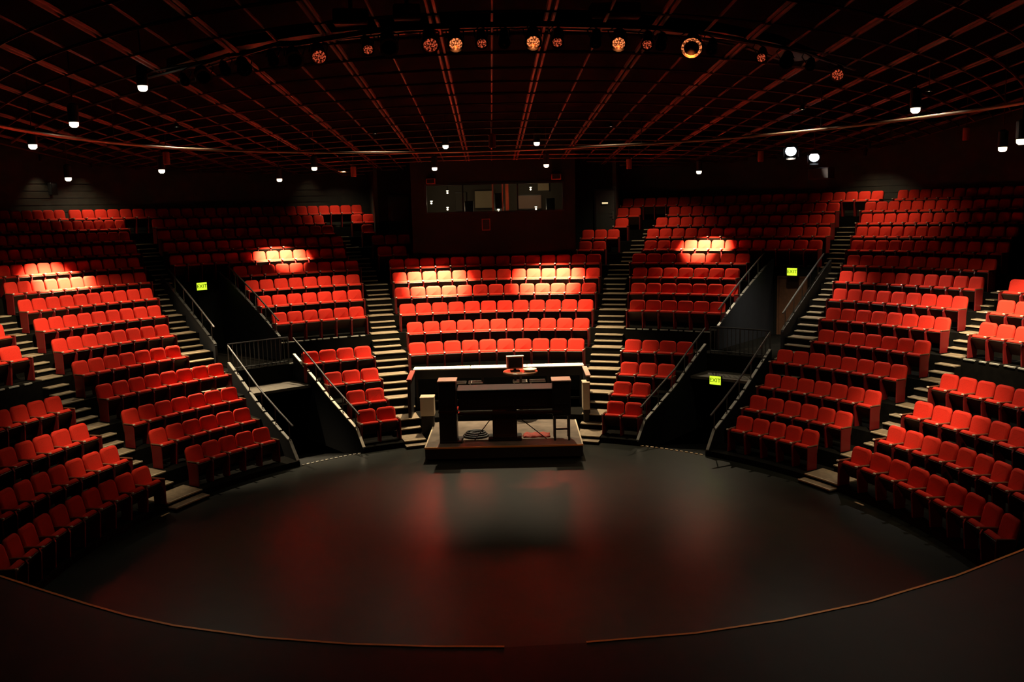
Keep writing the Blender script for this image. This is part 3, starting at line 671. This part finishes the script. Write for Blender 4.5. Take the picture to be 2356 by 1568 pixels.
# ------------------------------------------------------------------ small things on walls and floor
def exit_sign(loc, rz, lab):
    t = empty('exit_sign', loc, rz); tag(t, lab, 'sign', 'lit exit signs')
    m = MB(); m.bevbox(-.19, .19, -.03, .06, -.14, .14, .01); m.build('housing', 'fixture_black', t)
    m = MB(); m.box(-.175, .175, -.036, -.03, -.125, .125); m.build('face', 'exit_green', t)
    c = bpy.data.curves.new('lettering', 'FONT'); c.body = 'EXIT'; c.size = .17; c.align_x = 'CENTER'; c.align_y = 'CENTER'; c.extrude = .002; c.materials.append(MATS['exit_letter'])
    tmp = bpy.data.objects.new('lettering_curve', c); COL.objects.link(tmp); bpy.context.view_layer.update()
    me_ = bpy.data.meshes.new_from_object(tmp.evaluated_get(bpy.context.evaluated_depsgraph_get())); bpy.data.objects.remove(tmp)
    o = link(bpy.data.objects.new('lettering', me_), t); o.location = (0, -.040, 0); o.rotation_euler = (pi/2, 0, 0)
    m = MB(); m.tube([Vector((0, .02, .14)), Vector((0, .02, .24))], .012, 6); m.build('stem', 'fixture_black', t)
exit_sign(P(-34.05, 18.9, 4.24), facing(-34, 19), 'yellow green lit exit sign over the door of the left recess')
exit_sign(P(41.3, 18.9, 4.25), facing(41, 19), 'yellow green lit exit sign over the brown door of the right recess')
exit_sign(P(38.45, 12.80, 1.44), facing(38, 13), 'yellow green lit exit sign hanging in the mouth of the right tunnel')
def wall_box(name, c, rz, w_, h_, d_, m_, lab, cat, front='lens_dark'):
    t = empty(name, c, rz); tag(t, lab, cat)
    m = MB(); m.bevbox(-w_/2, w_/2, -d_/2, d_/2, -h_/2, h_/2, .015); m.build('case', m_, t)
    m = MB(); m.box(-w_/2+.03, w_/2-.03, -d_/2-.008, -d_/2, -h_/2+.03, h_/2-.03); m.build('grille', front, t)
    m = MB(); m.tube([Vector((0, d_/2-.01, 0)), Vector((0, d_/2+.08, 0))], .03, 6); m.build('bracket', 'fixture_black', t); return t
wall_box('wall_speaker', P(-43.24, 24.72, 7.66), facing(-43, 25), .24, .42, .24, 'black_plastic', 'small black speaker on the lit siding at far left', 'speaker')
brz = atan2((BB-BA).y, (BB-BA).x)
wall_box('wall_speaker', BM @ Vector((.77, -.12, 7.68)), brz, .34, .20, .18, 'fixture_red', 'small dull red speaker above the left end of booth window', 'speaker')
wall_box('wall_speaker', BM @ Vector((5.48, -.12, 7.74)), brz, .36, .22, .18, 'fixture_red', 'small dull red speaker above the right end of booth window', 'speaker')
t = empty('wall_plaque', BM @ Vector((2.80, -.02, 6.02)), brz); tag(t, 'small framed dark plaque on the wall below the booth window', 'plaque')
m = MB(); m.box(-.13, .13, -.015, .02, -.19, .19); m.build('panel', 'console_black', t)
for a, b, c, d in ((-.16, -.13, -.22, .22), (.13, .16, -.22, .22), (-.13, .13, .19, .22), (-.13, .13, -.22, -.19)):
    m = MB(); m.box(a, b, -.03, .02, c, d); m.build('frame_strip', 'fixture_red', t)
t = empty('door_light', AM2 @ Vector((1.23, -.10, 6.74)), atan2((P(18.1, 22.2)-P(13.6, 22.2)).y, (P(18.1, 22.2)-P(13.6, 22.2)).x)); tag(t, 'small glowing lamp on the door right of the booth', 'lamp')
m = MB(); m.bevbox(-.13, .13, -.03, .04, -.05, .05, .01); m.build('housing', 'fixture_black', t)
m = MB(); m.box(-.12, .12, -.036, -.03, -.04, .03)
MATS['door_glow'] = mat('door_glow', (1, .8, .5), .5, emit=(1, .78, .42), es=.7); m.build('diffuser', 'door_glow', t)
for (x, y, lab) in ((-7.36, 4.30, 'short pale tape mark on the floor at the left stage edge'), (7.86, 2.75, 'short pale tape mark on the floor at the right stage edge')):
    t = MB(); a, r = polar(x, y); t.sector(a-.8, a+.8, a-.8, a+.8, r-.03, r+.03, .0, .003); tag(t.build('tape_mark', 'tape'), lab, 'tape')

# booth interior furniture
def bpos(x, y, z): return BM @ Vector((x, y, z))
t = empty('booth_desk', bpos(0, 0, 0), brz); tag(t, 'dark control desk behind the booth window', 'desk')
m = MB(); m.box(.3, BL-.3, .3, 1.0, 6.36, 6.42); m.build('table_top', 'console_black', t)
for x in (.4, 2.0, 4.0, BL-.4): m = MB(); m.box(x-.04, x+.04, .4, .9, 5.4, 6.36); m.build('leg', 'console_black', t)
for x, wd, hh, lab in ((2.15, .34, .42, 'dark monitor on the desk left of the booth window middle'), (3.32, .36, .70, 'tall dark equipment rack in the middle of the booth window'), (5.28, .34, .46, 'dark monitor at the right end of the booth window')):
    t = empty('booth_monitor', bpos(x, .62, 6.42), brz); tag(t, lab, 'monitor', 'equipment on the booth desk')
    m = MB(); m.bevbox(-wd/2, wd/2, -.06, .06, .08, .08+hh, .015); m.build('case', 'black_plastic', t)
    m = MB(); m.box(-.1, .1, -.08, .08, 0, .02); m.box(-.02, .02, -.02, .02, .02, .08); m.build('stand', 'black_plastic', t)
for x0, x1, z0, z1, mt, lab in ((1.55, 1.95, 6.6, 7.28, 'booth_inner', 'brown cupboard on the booth rear wall'), (2.35, 3.03, 6.66, 7.34, 'tan_panel', 'tan board on the booth rear wall left of middle'), (4.10, 4.98, 6.58, 7.12, 'pink_panel', 'pinkish brown cabinet on the booth rear wall'), (4.9, 5.32, 7.28, 7.6, 'tan_panel', 'tan board near the top right of the booth')):
    t = empty('wall_board', bpos((x0+x1)/2, 2.62, (z0+z1)/2), brz); tag(t, lab, 'board', 'boards on the booth rear wall')
    ww, hh = (x1-x0)/2*1.08, (z1-z0)/2*1.08
    m = MB(); m.bevbox(-ww, ww, -.04, .05, -hh, hh, .008); m.build('panel', mt, t)
    m = MB(); m.box(-ww, ww, -.05, -.04, -hh, -hh+.03); m.box(-ww, ww, -.05, -.04, hh-.03, hh); m.build('frame', 'console_black', t)
def point(name, loc, power, col, parent=None, size=.05):
    l = bpy.data.lights.new(name, 'POINT'); l.energy = power; l.color = col; l.shadow_soft_size = size
    o = link(bpy.data.objects.new(name, l), parent); o.location = loc; return o
for x, z, y, pw, lab in ((.72, 6.62+.35, .5, 1.0, 'tiny white lamp at the left end of the booth window'), (.80+.50, 7.36, 1.2, 5.0, 'small lit lamp high in the left of the booth'), (1.33, 6.72, .5, 7.0, 'glowing desk lamp low in the left of the booth'), (3.28+.0, 6.60, .5, 2.0, 'tiny desk lamp in the middle of the booth'), (4.55, 7.42, 1.2, 7.0, 'small lit lamp high in the right of the booth'), (4.72, 6.66, .5, 5.0, 'glowing desk lamp low in the right of the booth')):
    t = empty('booth_lamp', bpos(x, y, z), brz); tag(t, lab, 'lamp', 'small lamps in the control booth')
    m = MB(); m.lathe([(.05, .03), (.09, .0), (.088, -.005), (.03, .025)], 12); m.build('shade', 'fixture_black', t)
    m = MB(); m.lathe([(.035, -.04), (.05, -.02), (.03, .0)], 10); m.build('bulb', 'lamp_glow', t)
    m = MB(); m.tube([Vector((0, .03, .02)), Vector((0, .10, -.1 if z < 7 else .9))], .008, 5); m.build('arm', 'fixture_black', t)
    point('booth_lamp_light', (0, -.02, -.10), pw*1.1, (1, .75, .45), t, .03)

# ------------------------------------------------------------------ pipe grid, hoop, lamp bar
grid = empty('pipe_grid', GP); tag(grid, 'dark grid of ceiling pipes hung over the whole house', 'pipe grid')
def room_end(e):
    t = 8.0
    while t > -20:
        p = G(t, e); th, r = polar(p.x, p.y)
        if -7.2 < th < 14.3: lim = 19.3
        elif -10.6 < th < 18.2: lim = 22.1
        else: lim = 24.8
        if r < lim: return t
        t -= .1
    return t
for i in range(-16, 17):
    e = -.20+.893*i; t1 = room_end(e); t0 = max(-24, -24)
    if t1 <= t0+2: continue
    xs = (-.055, .055) if i % 2 else (0,)
    m = MB()
    for dx in xs: m.tube([G(t0, e+dx)-GP, G(t1, e+dx)-GP], .036 if i % 2 else .026, 6)
    m.build('long_pipe', 'pipe_bounce', grid)
for i in range(-4, 20):
    tc_ = -18.43+1.35*i; c = .055-.0016*(tc_+20); pts = []
    for j in range(-28, 29):
        e = j*.5; t_ = tc_+c*e*e; p = G(t_, e, -.03); th, r = polar(p.x, p.y)
        if t_ > room_end(e)-.02 or r > 24.6: continue
        pts.append(p-GP)
    # keep contiguous runs
    run = []
    for p in pts:
        if run and (p-run[-1]).length > 1.3:
            if len(run) > 1: mm = MB(); mm.tube(run, .022, 5); mm.build('cross_pipe', 'cross_bounce', grid)
            run = []
        run.append(p)
    if len(run) > 1: mm = MB(); mm.tube(run, .022 if i % 3 else .03, 5); mm.build('cross_pipe', 'cross_bounce', grid)
HZ = [(-100, 10.3), (-82, 10.25), (-65, 10.8), (-49, 11.3), (-29, 11.0), (3, 10.5), (24, 10.25), (46.5, 10.47), (68, 10.55), (88, 11.0), (104, 11.1)]
hoop = empty('ceiling_hoop', (0, 0, 8.2)); tag(hoop, 'curved pipe hoop hung in a wide arc above the stage edge', 'pipe')
m = MB(); m.tube([P(a, lerp_t(HZ, a), 0) for a in range(-100, 105, 3)], .034, 8); m.build('pipe', 'hoop_paint', hoop)
for a in range(-90, 95, 30):
    p = P(a, lerp_t(HZ, a), 0); m = MB(); m.tube([p, Vector((p.x, p.y, gz(p.x, p.y)-8.2))], .008, 5); m.build('hanger', 'fixture_black', hoop)

def spot(name, parent, loc, target, power, angle, blend, col=WARM, size=.07):
    l = bpy.data.lights.new(name, 'SPOT'); l.energy = power*HOUSE; l.color = col; l.spot_size = radians(angle); l.spot_blend = blend; l.shadow_soft_size = size
    o = link(bpy.data.objects.new(name, l), parent); o.location = loc
    d = (Vector(target)-(parent.location+Vector(loc)) if parent else Vector(target)-Vector(loc)); o.rotation_euler = d.to_track_quat('-Z', 'Y').to_euler(); return o
# pendant downlights: each carries one or more beams (power, cone, blend, target)
def pendant(x, y, z, lab, beams, cool=False):
    t = empty('pendant_downlight', (x, y, z)); tag(t, lab, 'lamp', 'pendant downlights over the house')
    m = MB(); m.lathe([(.095, 0.0), (.105, .02), (.105, .34), (.05, .38)], 14); m.build('housing', 'fixture_black', t)
    m = MB(); m.lathe([(.05, -.105), (.088, -.07), (.092, -.004)], 14); m.build('lens', 'lamp_cool' if cool else 'lamp_glow', t)
    m = MB(); m.tube([Vector((0, 0, .38)), Vector((0, 0, gz(x, y)-z+.76))], .012, 6); m.build('stem', 'pipe_bounce', t)
    for pw, an, bl, tg in beams: spot('downlight', t, (0, 0, -.14), tg, pw, an, bl)
    return t
PEND = [
 (-1.16, 16.14, 8.04, 'pendant downlight in front of the booth, left one', [(32000, 41, .9, (-1.26, 17.35, 3.8)), (900, 88, 1, (-1.2, 15.9, 3))]),
 (2.67, 15.90, 8.06, 'pendant downlight in front of the booth, right one', [(32000, 41, .9, (2.81, 17.12, 3.8)), (900, 88, 1, (2.7, 15.7, 3))]),
 (-.79, 12.77, 8.54, 'higher pendant downlight left of centre over the middle seats', [(6500, 66, 1, (-1.3, 13.6, 1.7)), (2600, 68, 1, (-1.0, 9.8, .5))]),
 (2.00, 12.59, 8.57, 'higher pendant downlight right of centre over the middle seats', [(6500, 66, 1, (2.2, 13.4, 1.7)), (2600, 68, 1, (2.0, 9.6, .5))]),
 (-5.00, 14.38, 8.04, 'pendant downlight over the block left of centre', [(1700, 90, 1, (-5.0, 14.6, 3.0)), (3200, 38, 1, (-4.6, 11.2, 1.0))]),
 (-6.49, 16.57, 7.79, 'pendant downlight far back over the block left of centre', [(17000, 40, .9, (-6.85, 18.20, 4.8))]),
 (7.96, 15.69, 7.72, 'pendant downlight over the block right of centre', [(17000, 40, .9, (8.6, 17.1, 4.8)), (800, 84, 1, (7.2, 13.2, 2))]),
 (-11.77, 12.05, 7.77, 'pendant downlight low near the far left wall', [(17000, 42, .9, (-12.48, 12.5, 4.8)), (500, 84, 1, (-11.3, 11.0, 3))]),
 (-10.15, 5.99, 8.24, 'pendant downlight at the far left edge below the hoop', [(2600, 60, 1, (-12.6, 8.8, 3.8))]),
 (-8.42, 3.88, 8.50, 'pendant downlight at far left above the hoop', [(2000, 34, 1, (-9.1, 5.5, 1.2))]),
 (-9.10, 12.03, 7.94, 'bright pendant downlight at left below the hoop', [(6500, 42, 1, (-7.5, 10.2, 2.2)), (700, 64, 1, (-8.8, 10.4, 2)), (900, 84, 1, (-10, 11.5, 2))]),
 (-6.57, 2.46, 9.01, 'very bright pendant downlight high at the left', [(60, 110, 1, (-6.6, 3.5, 0))]),
 (11.56, 4.07, 7.65, 'pendant downlight at the far right below the hoop', [(4500, 56, 1, (13.2, 5.6, 3.5)), (2500, 34, 1, (12.5, 7.35, 3.6))]),
 (10.28, 1.46, 7.64, 'pendant downlight at the right picture edge', [(350, 80, 1, (9.8, 3.2, 1.5))]),
 (8.44, 2.07, 8.33, 'pendant downlight at right just above the hoop', [(3200, 34, 1, (9.9, 4.2, 1.5)), (300, 70, 1, (9.2, 3.3, 1.5))]),
]
for x, y, z, lab, beams in PEND: pendant(x, y, z, lab, beams)
# unlit pendants of the same kind, dark cylinders
for i, (px, e, t_, lab) in enumerate(((0, -9.6, -8.2, 'unlit pendant at left above the hoop'), (0, 8.6, -5.0, 'unlit pendant at right above the hoop'), (0, 13.0, -9.6, 'unlit pendant at the far right upper corner'), (0, -.2, -10.4, 'unlit pendant at centre among the grid pipes'), (0, -5.0, -3.0, 'unlit pendant at left of centre near the hoop'), (0, 4.5, -3.5, 'unlit pendant at right of centre near the hoop'))):
    p = G(t_, e, -.75); t = empty('pendant_downlight', p); tag(t, lab, 'lamp', 'unlit pendants under the grid')
    m = MB(); m.lathe([(.085, 0.0), (.095, .02), (.095, .34), (.05, .38)], 14); m.build('housing', 'fixture_red', t)
    m = MB(); m.lathe([(.079, -.008), (.082, -.004)], 14); m.build('lens', 'lens_dark', t)
    m = MB(); m.tube([Vector((0, 0, .38)), Vector((0, 0, 1.51))], .012, 6); m.build('stem', 'pipe_bounce', t)
# little work lamps clipped above the hoop that leave bright streaks on it
for a, pw, lab in ((-48.5, 170, 'small work lamp above the hoop at left'), (-17.0, 80, 'small work lamp above the hoop left of centre'), (24.5, 30, 'small work lamp above the hoop right of centre'), (56.5, 200, 'small work lamp above the hoop at right'), (75.5, 170, 'small work lamp above the hoop at far right')):
    p = P(a, lerp_t(HZ, a)+.12, 8.72); t = empty('work_lamp', p, facing(a, 10)); tag(t, lab, 'lamp', 'work lamps clipped over the hoop')
    m = MB(); m.lathe([(.03, .10), (.06, .06), (.07, .0), (.06, .0), (.02, .07)], 10); m.build('shade', 'fixture_black', t)
    m = MB(); m.lathe([(.02, .005), (.03, .02), (.015, .04)], 8); m.build('bulb', 'lamp_glow', t)
    m = MB(); m.tube([Vector((0, 0, .1)), Vector((0, 0, max(.15, gz(p.x, p.y)-p.z)))], .010, 5); m.build('stem', 'pipe_bounce', t)
    l = spot('work_light', t, (0, 0, -.01), (p.x, p.y, 0), pw, 140, .6, (1, .88, .66), .02); l.rotation_euler = (0, 0, 0)

# curved lamp bar with the stage lanterns facing the stage
FRONT = [(-5.52,1.44,'s'),(-5.07,.95,'L'),(-4.54,.26,'s'),(-4.19,.06,'l'),(-3.59,-.66,'s'),(-3.25,-.72,'L'),(-2.83,-1.03,'D'),(-2.03,-1.63,'a'),(-1.71,-1.79,'L'),(-1.1,-1.95,'D'),(-.73,-2.02,'A'),(-.35,-2.05,'a'),(-.02,-2.07,'s'),(.40,-2.10,'A'),(.76,-2.07,'a'),(1.34,-1.99,'s'),(1.70,-1.92,'A'),(2.16,-1.80,'a'),(2.39,-1.72,'s'),(2.94,-1.44,'B'),(3.31,-1.25,'s'),(4.41,-.43,'a'),(5.03,.06,'l'),(5.67,.60,'s'),(6.67,1.70,'D')]
bar = empty('lamp_bar', (0, 0, 9.22)); tag(bar, 'dark curved lighting bar carrying a row of stage lanterns', 'lighting bar')
bp_ = [Vector((x*1.0, y+.28, 0)) for x, y, c in FRONT]; bp_ = [Vector((-6.6, 2.9, 0))] + bp_ + [Vector((7.6, 3.0, 0))]
m = MB(); m.tube(bp_, .03, 6); m.build('pipe', 'fixture_black', bar)
m = MB(); m.tube([p+Vector((0, .45, .12)) for p in bp_], .03, 6); m.build('pipe', 'fixture_black', bar)
for i in range(0, len(bp_), 3): m = MB(); m.tube([bp_[i], bp_[i]+Vector((0, .45, .12))], .015, 5); m.build('spacer', 'fixture_black', bar)
side_of = lambda x: 'left' if x < 0 else 'right'
for i, (x, y, c) in enumerate(FRONT):
    p = Vector((x, y, 8.95)); aim = Vector((x*.25-.4, -9, 4.2)); d = (aim-p).normalized()
    t = empty('stage_lantern', p); t.rotation_euler = d.to_track_quat('Z', 'Y').to_euler()
    look = {'B': 'lantern with a bright orange ring', 'A': 'lantern with glowing orange lens', 'a': 'small lantern with a faint orange glint', 'D': 'lantern with dull red lens', 'L': 'black lantern with thin rim and dark lens', 'l': 'small black lantern', 's': 'small dark lantern'}[c]
    tag(t, '%s, %s from left on the curved bar' % (look, ordn(i+1)), 'stage light', 'stage lanterns on the curved bar')
    rr = {'B': .15, 'L': .14, 'A': .12, 'D': .13, 'a': .09, 'l': .12, 's': .085}[c]
    M = Matrix.Identity(4)
    m = MB(); m.lathe([(rr*.5, -.36), (rr*.75, -.30), (rr*.85, -.1), (rr, .0), (rr, .05)], 14); m.build('housing', 'fixture_black', t)
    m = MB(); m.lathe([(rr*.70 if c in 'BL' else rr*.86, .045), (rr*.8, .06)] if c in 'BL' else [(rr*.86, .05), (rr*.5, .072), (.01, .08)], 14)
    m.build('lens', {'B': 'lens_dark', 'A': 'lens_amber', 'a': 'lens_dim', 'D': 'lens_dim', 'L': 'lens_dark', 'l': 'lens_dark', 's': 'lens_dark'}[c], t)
    m = MB(); prof = [(rr*1.02, .04), (rr*1.06, .055), (rr*1.04, .075), (rr*.80, .075), (rr*.80, .055)]
    n_ = 14; vs = []; fs = []
    for r_, z_ in prof:
        for k in range(n_): vs.append(Vector((r_*cos(2*pi*k/n_), r_*sin(2*pi*k/n_), z_)))
    for q in range(len(prof)-1):
        for k in range(n_): a, b = q*n_+k, q*n_+(k+1) % n_; fs.append((a, b, b+n_, a+n_))
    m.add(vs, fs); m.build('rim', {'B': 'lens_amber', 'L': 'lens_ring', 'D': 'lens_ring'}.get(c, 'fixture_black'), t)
    if c in 'AB':
        l = bpy.data.lights.new('lantern_glow', 'SPOT'); l.energy = 190; l.color = (1.0, .30, .08); l.spot_size = radians(92); l.spot_blend = 1.0; l.shadow_soft_size = .05
        lo = link(bpy.data.objects.new('lantern_glow', l), t); lo.location = (0, 0, .12); lo.rotation_euler = (t.rotation_euler.to_matrix().inverted() @ Vector((0, .35, -1))).to_track_quat('-Z', 'Y').to_euler()
    inv = t.rotation_euler.to_matrix().inverted(); tip = inv @ Vector((0, .28, .27)); side = Vector((rr*1.15, 0, -.12))
    for s_ in (-1, 1):
        pass
    m = MB(); u = inv @ Vector((1, 0, 0)); hub = Vector((0, 0, -.14))
    m.tube([hub+u*rr*1.05, hub+u*rr*1.08+(tip-hub)*.6, tip, hub-u*rr*1.08+(tip-hub)*.6, hub-u*rr*1.05], .010, 5); m.build('yoke', 'fixture_black', t)
# dark catwalk with boxes above the lamp bar
cw = empty('catwalk', (0, .4, 9.42)); tag(cw, 'dark curved catwalk beam at the top behind the lanterns', 'catwalk')
pts = [(-6.2, 2.6), (-4.6, .6), (-3.2, -.45), (-1.6, -1.15), (.3, -1.45), (2.2, -1.15), (3.8, -.4), (5.2, .7), (6.8, 2.6)]
for a, b in zip(pts, pts[1:]):
    M, L = frame_between(Vector((*a, 0)), Vector((*b, 0))); m = MB(); m.box(-.01, L+.01, -.04, .04, 0, .16, M); m.box(-.01, L+.01, .55, .63, 0, .16, M); m.box(0, L, .04, .55, .02, .05, M); m.build('beam', 'fixture_black', cw)
for x, y, w_, lab in ((-2.35, -.55, .55, 'dull red box on the catwalk left of centre'), (-1.45, -.85, .42, 'smaller dull red box on the catwalk near centre'), (1.85, -.85, .8, 'long dull red box on the catwalk right of centre')):
    t = empty('catwalk_box', (x, y, 9.62)); tag(t, lab, 'box', 'boxes on the catwalk')
    m = MB(); m.bevbox(-w_/2, w_/2, -.15, .15, -.14, .10, .02); m.build('case', 'fixture_red', t)
    m = MB(); m.box(-w_/2+.06, w_/2-.06, -.158, -.15, -.09, .05); m.build('front_plate', 'fixture_red', t)
    m = MB(); m.box(-.03, .03, -.02, .02, .1, .45); m.build('hanger', 'fixture_black', t)

# two bright moving lights and a box at the right
for x, y, z, s_, lab in ((9.40, 11.02, 8.07, .19, 'bright white floodlight at right below the hoop, left one of two'), (10.48, 11.90, 7.92, .18, 'bright white floodlight at right below the hoop, right one of two')):
    t = empty('floodlight', (x, y, z)); tag(t, lab, 'lamp', 'floodlights at the right'); d = Vector((-.35, -.75, -.45)).normalized(); t.rotation_euler = d.to_track_quat('Z', 'Y').to_euler()
    m = MB(); m.lathe([(s_*.5, -.30), (s_*.9, -.22), (s_, 0), (s_, .03)], 14); m.build('housing', 'fixture_black', t)
    m = MB(); m.lathe([(s_*.92, .02), (s_*.7, .05), (.02, .06)], 14); m.build('lens', 'lamp_cool', t)
    inv = t.rotation_euler.to_matrix().inverted(); top = inv @ Vector((0, 0, gz(x, y)-z)); m = MB(); m.tube([Vector((0, 0, -.12)), top], .018, 6); m.build('stem', 'pipe_bounce', t)
    for a in range(4):
        b = a*pi/2; m = MB(); m.hull([Vector((cos(b)*s_-sin(b)*q, sin(b)*s_+cos(b)*q, z_)) for q in (-s_*.7, s_*.7) for z_ in (.02, .16)] + [Vector((cos(b)*(s_+.03)-sin(b)*q, sin(b)*(s_+.03)+cos(b)*q, z_)) for q in (-s_*.7, s_*.7) for z_ in (.02, .16)]); m.build('barn_door', 'fixture_black', t)
    tgt = Vector((10.3, 12.6, 3.4)) if x < 10 else Vector((12.1, 7.4, 3.4))
    l = spot('flood', t, (0, 0, .2), (0, 0, 0), 1500, 62, 1.0, (1.0, .90, .74)); l.rotation_euler = (inv @ (tgt-Vector((x, y, z)))).to_track_quat('-Z', 'Y').to_euler()
wall_box('hanging_box', Vector((10.72, 11.9, 7.42)), facing(45, 17), .68, .34, .4, 'fixture_box', 'dull red brown box hanging below the floodlights at right', 'box', 'fixture_box')
# small lamps at the back: siding washers, and added ones lifting the back rows
for a, r, z, pw, lab in ((-44.3, 24.45, 8.25, 60, 'small downlight washing the siding at far left'), (-40.4, 24.45, 8.3, 22, 'small downlight washing the siding at left'), (-40.6, 23.3, 8.0, 160, 'added small downlight over the top row at left'), (-14.3, 22.9, 8.0, 180, 'added small downlight over the top row left of the booth'), (45.2, 23.2, 7.8, 130, 'added small downlight over the top row at right'), (21.5, 20.2, 8.0, 250, 'added small downlight over the back rows right of the booth'), (47.8, 20.5, 7.9, 260, 'added small downlight over the back rows at right'), (-17.5, 24.3, 8.35, 30, 'small downlight washing the wall behind the block left of centre'), (44.5, 24.3, 8.0, 9, 'small downlight washing the wall at right')):
    p = P(a, r, z+.35); t = empty('extra_downlight', p); tag(t, lab, 'lamp', 'wall washer lamps')
    m = MB(); m.lathe([(.05, 0), (.06, .02), (.06, .18), (.03, .2)], 10); m.build('housing', 'fixture_black', t)
    m = MB(); m.lathe([(.03, .03), (.035, .035)], 8); m.build('bulb', 'lamp_glow', t)
    m = MB(); m.tube([Vector((0, 0, .2)), Vector((0, 0, .6))], .01, 5); m.build('stem', 'fixture_black', t)
    spot('wash', t, (0, 0, -.02), P(a, 24.9, z-3) if r > 24 else P(a, r+.8, 6.0), pw, 70 if r > 24 else 110, 1.0)
